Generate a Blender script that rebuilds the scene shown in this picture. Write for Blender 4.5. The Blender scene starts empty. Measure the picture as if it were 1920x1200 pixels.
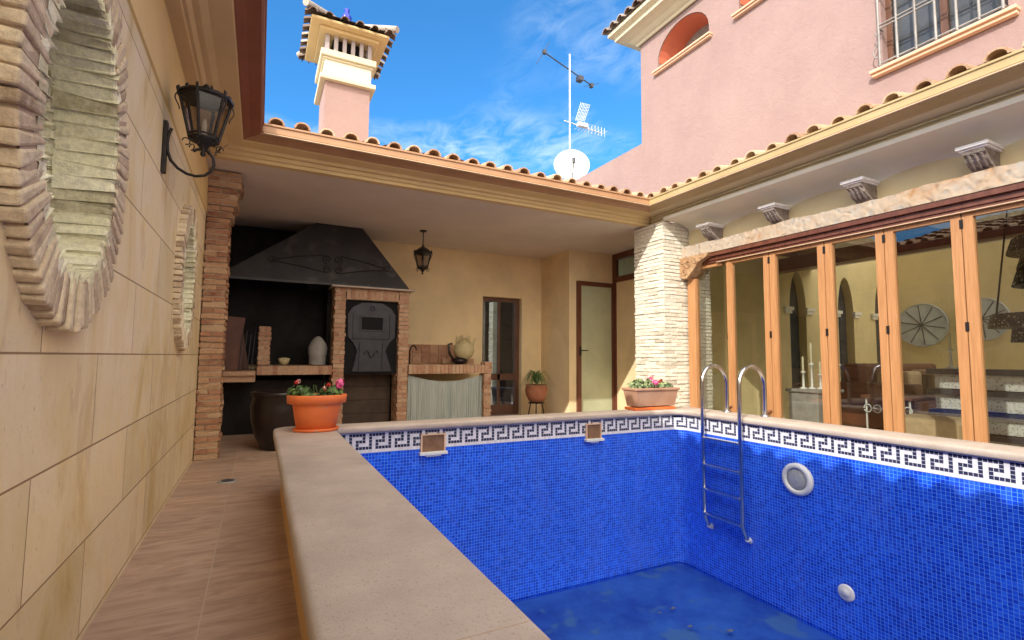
import bpy, bmesh, math, random
from mathutils import Vector, Matrix
R = math.radians
rnd = random.Random(7)
sc = bpy.context.scene
col = sc.collection

# ------------------------------------------------------------------ materials
def new_mat(name):
    m = bpy.data.materials.new(name); m.use_nodes = True
    nt = m.node_tree
    b = nt.nodes['Principled BSDF']
    return m, nt, nt.nodes, nt.links, b
def N(nt, typ, **kw):
    n = nt.nodes.new(typ)
    for k, v in kw.items():
        if k in n.inputs.keys(): n.inputs[k].default_value = v
        else: setattr(n, k, v)
    return n
def c4(c): return (c[0], c[1], c[2], 1)
def ramp(nt, fac, stops, interp='LINEAR'):
    r = nt.nodes.new('ShaderNodeValToRGB'); r.color_ramp.interpolation = interp
    e = r.color_ramp.elements
    while len(e) < len(stops): e.new(0.5)
    for i, (p, c) in enumerate(stops): e[i].position = p; e[i].color = c4(c) if not isinstance(c, float) else (c, c, c, 1)
    nt.links.new(fac, r.inputs[0]); return r.outputs[0]
def mixc(nt, fac, a, b, mode='MIX'):
    m = nt.nodes.new('ShaderNodeMix'); m.data_type = 'RGBA'; m.blend_type = mode
    for s, v in ((m.inputs[0], fac), (m.inputs[6], a), (m.inputs[7], b)):
        if isinstance(v, (int, float)): s.default_value = v
        elif isinstance(v, tuple): s.default_value = c4(v)
        else: nt.links.new(v, s)
    return m.outputs[2]
def coords(nt, scale=(1, 1, 1), uv=False):
    t = nt.nodes.new('ShaderNodeTexCoord'); mp = nt.nodes.new('ShaderNodeMapping')
    mp.inputs['Scale'].default_value = scale
    nt.links.new(t.outputs['UV' if uv else 'Object'], mp.inputs[0]); return mp.outputs[0]
def noise(nt, vec, scale, detail=5, rough=.6, dist=0.0):
    n = nt.nodes.new('ShaderNodeTexNoise')
    n.inputs['Scale'].default_value = scale; n.inputs['Detail'].default_value = detail
    n.inputs['Roughness'].default_value = rough; n.inputs['Distortion'].default_value = dist
    nt.links.new(vec, n.inputs['Vector']); return n.outputs[0]
def bump(nt, b, h, strength, dist=.01):
    n = nt.nodes.new('ShaderNodeBump'); n.inputs['Strength'].default_value = strength; n.inputs['Distance'].default_value = dist
    nt.links.new(h, n.inputs['Height']); nt.links.new(n.outputs[0], b.inputs['Normal']); return n
def generic(name, c1, c2, scale=4, rough=.7, bmp=.3, bscale=60, metal=0.0, stretch=(1, 1, 1), spots=None, dist=.004, spec=.5, lo=.35, hi=.65):
    m, nt, ns, lk, b = new_mat(name)
    v = coords(nt, stretch)
    cc = ramp(nt, noise(nt, v, scale, 7, .65), [(lo, c1), (hi, c2)])
    if spots:
        s = ramp(nt, noise(nt, v, spots[0], 3, .5), [(spots[1], 0.0), (spots[1] + .06, 1.0)])
        cc = mixc(nt, s, cc, spots[2])
    lk.new(cc, b.inputs['Base Color'])
    b.inputs['Roughness'].default_value = rough; b.inputs['Metallic'].default_value = metal
    b.inputs['Specular IOR Level'].default_value = spec
    if bmp: bump(nt, b, noise(nt, coords(nt), bscale, 4, .7), bmp, dist)
    return m
def brickmat(name, stops, rough=.85, mortar=None):
    m, nt, ns, lk, b = new_mat(name)
    a = nt.nodes.new('ShaderNodeAttribute'); a.attribute_name = 'tint'
    cc = ramp(nt, a.outputs['Fac'], stops)
    v = coords(nt)
    n1 = noise(nt, v, 14, 6, .7)
    cc = mixc(nt, ramp(nt, n1, [(.3, .0), (.75, .75)]), cc, mortar or stops[-1][1])
    n2 = ramp(nt, noise(nt, v, 45, 5, .7), [(.35, (.72, .72, .72)), (.6, (1.05, 1.05, 1.05))])
    cc = mixc(nt, .8, cc, n2, 'MULTIPLY')
    lk.new(cc, b.inputs['Base Color']); b.inputs['Roughness'].default_value = rough
    b.inputs['Specular IOR Level'].default_value = .25
    bump(nt, b, noise(nt, v, 70, 5, .7), .6, .008)
    return m
M = {}
def stucco(name, c, var=.12, sc1=1.3, bs=90, b=.35):
    d = tuple(x * (1 - var) for x in c); e = tuple(min(1, x * (1 + var)) for x in c)
    M[name] = generic(name, d, e, sc1, .88, b, bs, spec=.25, dist=.003)
stucco('ochre', (.78, .63, .38), .10)
stucco('cornice', (.68, .52, .27), .07)
stucco('cornice_right', (.66, .58, .38), .07)
stucco('cream', (.78, .76, .66), .05)
stucco('cream_bright', (.66, .60, .43), .06)
stucco('ceiling', (.66, .60, .53), .06)
m, nt, ns, lk, b = new_mat('pink_render'); v = coords(nt)
cc = ramp(nt, noise(nt, v, 1.1, 8, .7), [(.3, (.34, .231, .218)), (.5, (.372, .257, .240)), (.7, (.40, .28, .26))])
cc = mixc(nt, ramp(nt, noise(nt, coords(nt, (1, 3.5, .35)), 2.2, 6, .7), [(.52, 0.0), (.75, .30)]), cc, (.33, .225, .205))
lk.new(cc, b.inputs['Base Color']); b.inputs['Roughness'].default_value = .9; b.inputs['Specular IOR Level'].default_value = .2
hh = mixc(nt, .35, noise(nt, v, 9, 6, .7, 1.0), noise(nt, v, 120, 3, .7)); bump(nt, b, hh, .7, .02); M['pink'] = m
stucco('sill_orange', (.74, .50, .34), .06)
stucco('reveal_red', (.70, .21, .12), .06)
stucco('frieze', (.74, .56, .27), .06)
stucco('parapet', (.60, .38, .17), .08)
stucco('room_ochre', (.74, .62, .34), .08)
stucco('mauve_plaster', (.42, .37, .38), .1)
stucco('white_plaster', (.8, .8, .78), .03)
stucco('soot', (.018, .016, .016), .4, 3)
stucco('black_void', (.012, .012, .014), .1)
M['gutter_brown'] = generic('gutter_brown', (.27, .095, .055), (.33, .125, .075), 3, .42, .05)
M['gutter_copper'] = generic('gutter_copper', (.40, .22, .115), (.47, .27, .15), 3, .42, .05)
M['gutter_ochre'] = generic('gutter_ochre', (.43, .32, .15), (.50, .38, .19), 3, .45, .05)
M['lip_light'] = generic('lip_light', (.58, .42, .27), (.64, .48, .32), 3, .4, 0)
M['wood'] = generic('wood', (.34, .155, .06), (.56, .29, .13), 7, .42, .3, 30, stretch=(9, 9, .4), dist=.002, lo=.25, hi=.75)
M['wood_dark'] = generic('wood_dark', (.11, .035, .02), (.17, .06, .035), 6, .4, .15, 40, stretch=(3, 3, .5))
M['wood_brown'] = generic('wood_brown', (.10, .045, .028), (.16, .075, .045), 6, .45, .15, 40, stretch=(3, 3, .5))
M['iron'] = generic('iron', (.012, .010, .010), (.03, .024, .022), 30, .5, .2, 120, metal=.4)
M['hood_black'] = generic('hood_black', (.016, .015, .018), (.036, .034, .040), 2.5, .5, .3, 30, spots=(4, .62, (.05, .046, .045)))
M['oven_iron'] = generic('oven_iron', (.022, .022, .028), (.04, .04, .05), 8, .45, .2, 60, metal=.3)
M['terracotta_old'] = generic('terracotta_old', (.30, .11, .06), (.42, .17, .09), 8, .75, .3, 80)
M['oven_grey'] = generic('oven_grey', (.05, .05, .065), (.075, .075, .09), 8, .5, .15, 60, metal=.3)
M['steel'] = generic('steel', (.55, .56, .58), (.68, .69, .70), 8, .17, 0, metal=1.0)
M['alu'] = generic('alu', (.6, .6, .6), (.75, .75, .75), 8, .35, 0, metal=.8)
M['white_plastic'] = generic('white_plastic', (.62, .66, .68), (.72, .75, .76), 10, .4, .05)
M['grey_lens'] = generic('grey_lens', (.30, .33, .35), (.42, .45, .47), 40, .25, .2, 200)
M['terracotta'] = generic('terracotta', (.68, .15, .035), (.78, .19, .05), 6, .6, .2, 80, spots=(9, .66, (.5, .3, .2)))
M['terracotta_tan'] = generic('terracotta_tan', (.36, .19, .12), (.46, .27, .18), 6, .7, .2, 80)
M['dark_glaze'] = generic('dark_glaze', (.010, .006, .006), (.018, .010, .010), 6, .35, .1)
M['soil'] = generic('soil', (.03, .02, .012), (.06, .04, .025), 40, .95, .8, 90)
M['brown_flap'] = generic('brown_flap', (.16, .085, .045), (.24, .13, .07), 20, .6, .2)
M['cobalt'] = generic('cobalt', (.02, .03, .35), (.03, .05, .5), 10, .15, 0)
M['plate'] = generic('plate', (.45, .52, .55), (.58, .63, .66), 6, .3, .1)
M['white_iron'] = generic('white_iron', (.7, .7, .68), (.8, .8, .78), 6, .5, 0)
M['grille_paint'] = generic('grille_paint', (.17, .15, .14), (.34, .33, .32), 3, .5, 0)
M['board_dark'] = generic('board_dark', (.045, .028, .018), (.085, .05, .03), 6, .7, .2, 40)
M['sofa'] = generic('sofa', (.10, .035, .02), (.17, .06, .035), 5, .5, .3)
M['cushion'] = generic('cushion', (.45, .33, .2), (.55, .42, .27), 12, .9, .4)
M['grey_stone'] = generic('grey_stone', (.25, .24, .23), (.36, .35, .33), 8, .7, .3)
M['straw'] = generic('straw', (.45, .38, .2), (.62, .55, .32), 30, .9, .5, 90, stretch=(3, 3, 1))
M['brick_red'] = brickmat('brick_red', [(0, (.20, .06, .035)), (.3, (.36, .14, .075)), (.65, (.44, .24, .13)), (1, (.52, .36, .22))], mortar=(.50, .36, .23))
M['brick_bbq'] = brickmat('brick_bbq', [(0, (.34, .13, .08)), (.4, (.52, .29, .18)), (1, (.60, .42, .28))], mortar=(.56, .38, .25))
M['brick_white'] = brickmat('brick_white', [(0, (.48, .42, .32)), (.12, (.70, .65, .53)), (.5, (.80, .77, .66)), (1, (.84, .82, .72))], mortar=(.84, .80, .70))
M['brick_ring'] = brickmat('brick_ring', [(0, (.24, .15, .09)), (.2, (.48, .36, .25)), (.5, (.68, .56, .38)), (1, (.76, .65, .46))], mortar=(.80, .70, .50))
M['brick_green'] = brickmat('brick_green', [(0, (.26, .20, .09)), (.16, (.54, .50, .29)), (.4, (.86, .84, .58)), (1, (.92, .90, .68))], mortar=(.92, .91, .70))
M['mortar'] = generic('mortar', (.38, .29, .20), (.52, .41, .30), 20, .95, .6, 80)
M['mortar_white'] = generic('mortar_white', (.66, .62, .52), (.78, .74, .64), 20, .95, .6, 80)
M['roof_tile'] = brickmat('roof_tile', [(0, (.28, .13, .07)), (.5, (.50, .30, .18)), (1, (.62, .47, .33))], mortar=(.60, .47, .34))
M['old_tile'] = brickmat('old_tile', [(0, (.10, .06, .05)), (.5, (.22, .15, .12)), (1, (.55, .50, .45))], mortar=(.28, .22, .18))
# coping stone
M['coping'] = generic('coping', (.41, .34, .29), (.53, .45, .385), 3.5, .66, .5, 160, spots=(190, .60, (.36, .28, .22)), dist=.002)
M['coping_light'] = generic('coping_light', (.66, .60, .48), (.74, .68, .56), 2.5, .62, .35, 220, spots=(170, .66, (.5, .43, .33)), dist=.002)
# carved pale timber with orange stain
m, nt, ns, lk, b = new_mat('carved'); v = coords(nt)
w = nt.nodes.new('ShaderNodeTexVoronoi'); w.feature = 'SMOOTH_F1'; w.inputs['Scale'].default_value = 11
nz = nt.nodes.new('ShaderNodeTexNoise'); nz.inputs['Scale'].default_value = 5; lk.new(v, nz.inputs['Vector'])
ad = nt.nodes.new('ShaderNodeMix'); ad.data_type = 'RGBA'; ad.blend_type = 'ADD'; ad.inputs[0].default_value = .35; lk.new(v, ad.inputs[6]); lk.new(nz.outputs[1], ad.inputs[7]); lk.new(ad.outputs[2], w.inputs['Vector'])
patch = ramp(nt, noise(nt, v, 1.1, 4, .6), [(.44, 0.0), (.54, 1.0)])
base = mixc(nt, patch, (.40, .375, .34), (.40, .20, .08))
cc = mixc(nt, ramp(nt, w.outputs['Distance'], [(.15, .0), (.55, .8)]), base, (.47, .39, .30))
cc = mixc(nt, ramp(nt, noise(nt, v, 24, 5, .7), [(.4, .0), (.7, .6)]), cc, (.42, .27, .15))
lk.new(cc, b.inputs['Base Color']); b.inputs['Roughness'].default_value = .8
bump(nt, b, w.outputs['Distance'], .9, .025); M['carved'] = m
M['carved_warm'] = generic('carved_warm', (.30, .16, .08), (.52, .34, .19), 16, .8, .9, 40, dist=.012)
M['corbel_stone'] = generic('corbel_stone', (.20, .16, .14), (.36, .31, .28), 14, .8, .9, 45, dist=.02)
M['corbel_white'] = generic('corbel_white', (.78, .78, .80), (.9, .9, .9), 20, .7, .6, 60)
# stone slab cladding
def slabs():
    m, nt, ns, lk, b = new_mat('stone_cladding'); uv = coords(nt, (1, 1, 1), True); v = coords(nt)
    bt = nt.nodes.new('ShaderNodeTexBrick'); lk.new(uv, bt.inputs['Vector'])
    bt.offset = .5
    for k, x in (('Scale', 1), ('Mortar Size', .0035), ('Mortar Smooth', .35), ('Brick Width', 1.12), ('Row Height', .342), ('Bias', 0)): bt.inputs[k].default_value = x
    bt.inputs['Color1'].default_value = (0, 0, 0, 1); bt.inputs['Color2'].default_value = (1, 1, 1, 1); bt.inputs['Mortar'].default_value = (.5, .5, .5, 1)
    n = noise(nt, coords(nt, (1, .9, .5)), 2.2, 8, .62, .9)
    cc = ramp(nt, n, [(.28, (.60, .46, .20)), (.41, (.78, .65, .36)), (.55, (.86, .76, .53)), (.72, (.84, .69, .34))])
    streak = ramp(nt, noise(nt, coords(nt, (1, 1.0, .28)), 9, 6, .7, 1.5), [(.60, 0.0), (.74, .40)])
    cc = mixc(nt, streak, cc, (.44, .27, .13))
    tone = ramp(nt, bt.outputs['Color'], [(0, (.86, .84, .78)), (1, (1.06, 1.04, 1.06))])
    cc = mixc(nt, .9, cc, tone, 'MULTIPLY')
    vein = nt.nodes.new('ShaderNodeTexWave'); vein.inputs['Scale'].default_value = .9; vein.inputs['Distortion'].default_value = 14; vein.inputs['Detail'].default_value = 5; vein.inputs['Detail Roughness'].default_value = .7
    lk.new(coords(nt, (1, 1.6, .6)), vein.inputs['Vector'])
    cc = mixc(nt, ramp(nt, vein.outputs[1], [(.0, .24), (.16, 0.0)]), cc, (.50, .33, .17))
    pits = ramp(nt, noise(nt, coords(nt, (1, 1.5, .5)), 60, 3, .6), [(.66, 0.0), (.72, .55)])
    cc = mixc(nt, pits, cc, (.42, .30, .18))
    cc = mixc(nt, bt.outputs['Fac'], cc, (.33, .22, .12))
    lk.new(cc, b.inputs['Base Color']); b.inputs['Roughness'].default_value = .62; b.inputs['Specular IOR Level'].default_value = .3
    inv = N(nt, 'ShaderNodeMath', operation='MULTIPLY_ADD'); inv.inputs[1].default_value = -1.0
    lk.new(bt.outputs['Fac'], inv.inputs[0]); lk.new(ramp(nt, noise(nt, v, 7, 8, .7), [(0.0, .6), (1.0, 1.4)]), inv.inputs[2])
    bump(nt, b, inv.outputs[0], .45, .012); return m
M['slabs'] = slabs()
def floor_tiles():
    m, nt, ns, lk, b = new_mat('floor_tiles'); uv = coords(nt, (1, 1, 1), True); v = coords(nt)
    mp = nt.nodes.new('ShaderNodeMapping'); mp.inputs['Location'].default_value = (.165 + .38 * 4, .1, 0); lk.new(uv, mp.inputs[0])
    bt = nt.nodes.new('ShaderNodeTexBrick'); lk.new(mp.outputs[0], bt.inputs['Vector']); bt.offset = 0
    for k, x in (('Scale', 1), ('Mortar Size', .0032), ('Mortar Smooth', .3), ('Brick Width', .38), ('Row Height', .38)): bt.inputs[k].default_value = x
    bt.inputs['Color1'].default_value = (0, 0, 0, 1); bt.inputs['Color2'].default_value = (1, 1, 1, 1)
    n = noise(nt, coords(nt, (.55, 2.2, 1)), 5, 8, .68, 1.2)
    cc = ramp(nt, n, [(.3, (.30, .20, .145)), (.47, (.42, .295, .22)), (.62, (.52, .38, .295)), (.8, (.42, .33, .26))])
    cc = mixc(nt, .8, cc, ramp(nt, bt.outputs['Color'], [(0, (.86, .84, .84)), (1, (1.08, 1.04, 1.0))]), 'MULTIPLY')
    cc = mixc(nt, bt.outputs['Fac'], cc, (.46, .36, .29))
    lk.new(cc, b.inputs['Base Color']); b.inputs['Roughness'].default_value = .5
    bump(nt, b, n, .25, .01); return m
M['floor'] = floor_tiles()
def mosaic(name, kind):
    m, nt, ns, lk, b = new_mat(name); uv = coords(nt, (1, 1, 1), True); v = coords(nt)
    bt = nt.nodes.new('ShaderNodeTexBrick'); lk.new(uv, bt.inputs['Vector']); bt.offset = 0
    for k, x in (('Scale', 1), ('Mortar Size', .0016), ('Mortar Smooth', .25), ('Brick Width', .0255), ('Row Height', .0255)): bt.inputs[k].default_value = x
    bt.inputs['Color1'].default_value = (0, 0, 0, 1); bt.inputs['Color2'].default_value = (1, 1, 1, 1)
    if kind == 'blue':
        cc = ramp(nt, bt.outputs['Color'], [(0, (.006, .045, .62)), (.5, (.008, .075, .80)), (1, (.018, .125, .92))])
        cloud = ramp(nt, noise(nt, v, 1.6, 4, .6), [(.35, (.80, .80, .86)), (.65, (1.1, 1.15, 1.06))])
        cc = mixc(nt, 1.0, cc, cloud, 'MULTIPLY')
        cc = mixc(nt, bt.outputs['Fac'], cc, (.13, .36, .95))
        scale_ = ramp(nt, noise(nt, coords(nt, (2.2, 2.2, .6)), 1.6, 6, .65, .6), [(.52, 0.0), (.74, .12)])
        cc = mixc(nt, scale_, cc, (.22, .32, .80))
    else:
        a = nt.nodes.new('ShaderNodeAttribute'); a.attribute_name = 'tint'
        vv = ramp(nt, bt.outputs['Color'], [(0, (.82, .82, .82)), (1, (1, 1, 1))])
        cc = mixc(nt, a.outputs['Fac'], (.80, .80, .84), (.035, .04, .085))
        cc = mixc(nt, 1.0, cc, vv, 'MULTIPLY')
        cc = mixc(nt, bt.outputs['Fac'], cc, (.66, .66, .74))
    lk.new(cc, b.inputs['Base Color'])
    lk.new(ramp(nt, noise(nt, v, 3, 5, .6), [(.3, .16), (.7, .34)]), b.inputs['Roughness'])
    hh = mixc(nt, bt.outputs['Fac'], bt.outputs['Color'], (-2.0, -2.0, -2.0))
    inv = N(nt, 'ShaderNodeMath', operation='SUBTRACT'); inv.inputs[0].default_value = 1.0; lk.new(bt.outputs['Fac'], inv.inputs[1])
    bn = bump(nt, b, inv.outputs[0], .4, .0015)
    b.inputs['Specular IOR Level'].default_value = .35
    return m
M['mosaic'] = mosaic('blue_mosaic', 'blue'); M['key_tiles'] = mosaic('key_border_tiles', 'key')
def glassmat(name, tint=(1, 1, 1), refl=1.0, rough=0.0):
    m, nt, ns, lk, b = new_mat(name); nt.nodes.remove(b)
    t = nt.nodes.new('ShaderNodeBsdfTransparent'); t.inputs[0].default_value = c4(tint)
    g = nt.nodes.new('ShaderNodeBsdfGlossy'); g.inputs['Roughness'].default_value = rough
    f = nt.nodes.new('ShaderNodeLayerWeight'); f.inputs[0].default_value = .5
    pw_ = N(nt, 'ShaderNodeMath', operation='POWER'); pw_.inputs[1].default_value = 4.0; lk.new(f.outputs['Facing'], pw_.inputs[0])
    mu = N(nt, 'ShaderNodeMath', operation='MULTIPLY_ADD'); mu.inputs[1].default_value = .9; mu.inputs[2].default_value = .055 * refl; lk.new(pw_.outputs[0], mu.inputs[0])
    mx = nt.nodes.new('ShaderNodeMixShader'); lk.new(mu.outputs[0], mx.inputs[0]); lk.new(t.outputs[0], mx.inputs[1]); lk.new(g.outputs[0], mx.inputs[2])
    lk.new(mx.outputs[0], nt.nodes['Material Output'].inputs[0]); return m
M['glass'] = glassmat('window_glass', (.74, .76, .72), 2.3)
M['dark_glass'] = generic('dark_glass', (.05, .055, .06), (.09, .095, .10), 3, .12, 0)
M['lamp_glass'] = glassmat('lamp_glass', (.62, .58, .56), 1.0, .15)
m, nt, ns, lk, b = new_mat('frosted'); b.inputs['Base Color'].default_value = (.46, .48, .34, 1); b.inputs['Roughness'].default_value = .35
lk.new(ramp(nt, noise(nt, coords(nt), 2, 3), [(.3, (.40, .43, .28)), (.7, (.52, .55, .38))]), b.inputs['Base Color']); M['frosted'] = m
# shallow water on the pool floor
m, nt, ns, lk, b = new_mat('water'); nt.nodes.remove(b)
t = nt.nodes.new('ShaderNodeBsdfTransparent'); t.inputs[0].default_value = (.72, .85, .98, 1)
g = nt.nodes.new('ShaderNodeBsdfGlossy'); g.inputs['Roughness'].default_value = .06
f = nt.nodes.new('ShaderNodeFresnel'); f.inputs[0].default_value = 1.33
bb = nt.nodes.new('ShaderNodeBump'); bb.inputs['Strength'].default_value = .15; bb.inputs['Distance'].default_value = .01
lk.new(noise(nt, coords(nt), 6, 4), bb.inputs['Height']); lk.new(bb.outputs[0], g.inputs['Normal']); lk.new(bb.outputs[0], f.inputs['Normal'])
mx = nt.nodes.new('ShaderNodeMixShader'); lk.new(f.outputs[0], mx.inputs[0]); lk.new(t.outputs[0], mx.inputs[1]); lk.new(g.outputs[0], mx.inputs[2])
lk.new(mx.outputs[0], nt.nodes['Material Output'].inputs[0]); M['water'] = m
M['pool_floor'] = generic('pool_floor', (.02, .055, .36), (.06, .17, .55), 1.6, .5, .1, spots=(3, .58, (.10, .20, .42)), hi=.6)
M['silt'] = generic('silt', (.05, .07, .10), (.16, .18, .20), 20, .9, .4)
m, nt, ns, lk, b = new_mat('cloth_curtain')
wv = nt.nodes.new('ShaderNodeTexWave'); wv.bands_direction = 'X'; wv.inputs['Scale'].default_value = 14; wv.inputs['Distortion'].default_value = .6; lk.new(coords(nt), wv.inputs['Vector'])
lk.new(mixc(nt, ramp(nt, noise(nt, coords(nt, (1, 1, .4)), 5, 5), [(.4, 0.0), (.7, .5)]), ramp(nt, wv.outputs[1], [(.3, (.24, .30, .29)), (.7, (.46, .51, .48))]), (.50, .52, .50)), b.inputs['Base Color']); b.inputs['Roughness'].default_value = .9; M['curtain'] = m
def leafmat(name, a, c):
    m, nt, ns, lk, b = new_mat(name); at = nt.nodes.new('ShaderNodeAttribute'); at.attribute_name = 'tint'
    lk.new(ramp(nt, at.outputs['Fac'], [(0, a), (1, c)]), b.inputs['Base Color']); b.inputs['Roughness'].default_value = .55
    M[name] = m
leafmat('leaf', (.03, .07, .02), (.14, .24, .06))
leafmat('leaf_pale', (.06, .10, .04), (.28, .34, .16))
leafmat('petal_pink', (.70, .05, .22), (.90, .22, .45))
leafmat('petal_red', (.45, .02, .02), (.70, .06, .05))
leafmat('petal_blush', (.70, .30, .30), (.85, .55, .50))
# perforated metal of the lamps
m, nt, ns, lk, b = new_mat('perforated'); vo = nt.nodes.new('ShaderNodeTexVoronoi'); vo.inputs['Scale'].default_value = 28; lk.new(coords(nt), vo.inputs['Vector'])
lk.new(ramp(nt, vo.outputs['Distance'], [(.24, (.55, .50, .40)), (.32, (.025, .02, .018))]), b.inputs['Base Color']); b.inputs['Roughness'].default_value = .6; M['perforated'] = m
m, nt, ns, lk, b = new_mat('speckled'); vo = nt.nodes.new('ShaderNodeTexVoronoi'); vo.inputs['Scale'].default_value = 40; lk.new(coords(nt), vo.inputs['Vector'])
lk.new(ramp(nt, vo.outputs['Distance'], [(.2, (.2, .2, .18)), (.35, (.62, .62, .60))]), b.inputs['Base Color']); b.inputs['Roughness'].default_value = .7; M['speckled'] = m

# ------------------------------------------------------------------ mesh builder
class MB:
    def __init__(s): s.v = []; s.f = []; s.t = []; s.uv = []; s.sm = []; s.mi = []
    def face(s, pts, tint=.5, uv=None, smooth=False, mi=0):
        i = len(s.v); s.v += [tuple(p) for p in pts]; s.f.append(tuple(range(i, i + len(pts)))); s.t.append(tint); s.uv.append(uv); s.sm.append(smooth); s.mi.append(mi)
    def grid(s, rows, tint=.5, smooth=True, closed=False, mi=0):
        i = len(s.v); n = len(rows[0])
        for r in rows: s.v += [tuple(p) for p in r]
        for a in range(len(rows) - 1):
            for b in range(n if closed else n - 1):
                c = (b + 1) % n
                s.f.append((i + a * n + b, i + a * n + c, i + (a + 1) * n + c, i + (a + 1) * n + b)); s.t.append(tint); s.uv.append(None); s.sm.append(smooth); s.mi.append(mi)
    def box(s, a, b, tint=.5, mi=0, jit=0.0, mat=None, taper=None):
        x0, y0, z0 = a; x1, y1, z1 = b
        P = [Vector((x, y, z)) for z in (z0, z1) for y in (y0, y1) for x in (x0, x1)]
        if jit: P = [p + Vector((rnd.uniform(-jit, jit), rnd.uniform(-jit, jit), rnd.uniform(-jit, jit))) for p in P]
        if mat: P = [mat @ p for p in P]
        i = len(s.v); s.v += [tuple(p) for p in P]
        for f in ((0, 2, 3, 1), (4, 5, 7, 6), (0, 1, 5, 4), (2, 6, 7, 3), (0, 4, 6, 2), (1, 3, 7, 5)):
            s.f.append(tuple(i + k for k in f)); s.t.append(tint); s.uv.append(None); s.sm.append(False); s.mi.append(mi)
    def tube(s, pts, r, n=8, tint=.5, cap=True, mi=0):
        pts = [Vector(p) for p in pts]; rows = []
        rr = r if isinstance(r, (list, tuple)) else [r] * len(pts)
        up = None
        for k, p in enumerate(pts):
            d = (pts[min(k + 1, len(pts) - 1)] - pts[max(k - 1, 0)]).normalized()
            if up is None: up = Vector((0, 0, 1)) if abs(d.z) < .9 else Vector((1, 0, 0))
            a = d.cross(up).normalized(); up = a.cross(d).normalized()
            rows.append([p + (a * math.cos(2 * math.pi * j / n) + up * math.sin(2 * math.pi * j / n)) * rr[k] for j in range(n)])
        s.grid(rows, tint, True, True, mi)
        if cap: s.face(rows[0][::-1], tint, mi=mi); s.face(rows[-1], tint, mi=mi)
    def lathe(s, prof, c=(0, 0, 0), n=24, tint=.5, sx=1, sy=1, smooth=True, mi=0, a0=0):
        rows = [[(c[0] + r * sx * math.cos(a0 + 2 * math.pi * j / n), c[1] + r * sy * math.sin(a0 + 2 * math.pi * j / n), c[2] + z) for j in range(n)] for r, z in prof]
        s.grid(rows, tint, smooth, True, mi)
        if prof[0][0] > 0: s.face(rows[0][::-1], tint, mi=mi)
        if prof[-1][0] > 0: s.face(rows[-1], tint, mi=mi)
    def build(s, name, mat, parent=None, bevel=0, loc=None):
        me = bpy.data.meshes.new(name); me.from_pydata(s.v, [], s.f)
        mats = mat if isinstance(mat, (list, tuple)) else [mat]
        for x in mats: me.materials.append(M[x] if isinstance(x, str) else x)
        ul = me.uv_layers.new(name='UVMap'); at = me.attributes.new('tint', 'FLOAT', 'FACE')
        for k, p in enumerate(me.polygons):
            p.use_smooth = s.sm[k]; p.material_index = s.mi[k]; at.data[k].value = s.t[k]
            n = p.normal
            ax = 0 if abs(n.x) >= max(abs(n.y), abs(n.z)) else (1 if abs(n.y) >= abs(n.z) else 2)
            for q, li in enumerate(p.loop_indices):
                c = me.vertices[me.loops[li].vertex_index].co
                ul.data[li].uv = s.uv[k][q] if s.uv[k] else ((c.y + 20, c.z + 3.42) if ax == 0 else (c.x + 20, c.z + 3.42) if ax == 1 else (c.x, c.y + 19))
        me.update()
        o = bpy.data.objects.new(name, me); col.objects.link(o)
        if bevel:
            bm = bmesh.new(); bm.from_mesh(me); bmesh.ops.remove_doubles(bm, verts=bm.verts, dist=1e-5); bm.to_mesh(me); bm.free()
            md = o.modifiers.new('b', 'BEVEL'); md.width = bevel; md.segments = 2; md.limit_method = 'ANGLE'; md.angle_limit = R(40)
        if parent: o.parent = parent; o.matrix_parent_inverse = Matrix.Translation(parent.location).inverted() if parent.location.length else Matrix.Identity(4)
        if loc: o.location = loc
        return o
def thing(name, label, cat, loc=(0, 0, 0), group=None):
    o = bpy.data.objects.new(name, None); col.objects.link(o); o.location = loc; o.empty_display_size = .1
    o['label'] = label; o['category'] = cat
    if group: o['group'] = group
    return o
def tag(o, label, cat, group=None):
    o['label'] = label; o['category'] = cat
    if group: o['group'] = group
    return o
def struct(o): o['kind'] = 'structure'; return o
def B(name, a, b, mat, parent=None, bevel=0):
    m = MB(); m.box(a, b); return m.build(name, mat, parent, bevel)

def holed_wall(name, outline, holes, to3, depth, mat, parent, reveal=None):
    """flat wall with openings; outline/holes are (u,v) loops, to3(u,v,d) puts them in space; reveals run to depth"""
    bm = bmesh.new(); E = []
    for loop in [outline] + holes:
        vs = [bm.verts.new((p[0], p[1], 0)) for p in loop]
        for i in range(len(vs)): E.append(bm.edges.new((vs[i], vs[(i + 1) % len(vs)])))
    bmesh.ops.triangle_fill(bm, edges=E, use_beauty=True, use_dissolve=False, normal=(0, 0, 1))
    mb = MB()
    for f in bm.faces: mb.face([to3(v.co.x, v.co.y, 0) for v in f.verts])
    bm.free()
    for lp in ([] if depth == 0 else holes):
        for i in range(len(lp)):
            p, q = lp[i], lp[(i + 1) % len(lp)]
            mb.face([to3(*p, 0), to3(*q, 0), to3(*q, depth), to3(*p, depth)], mi=1 if reveal else 0)
    mats = [mat, reveal] if reveal else [mat]
    return mb.build(name, mats, parent)

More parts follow.
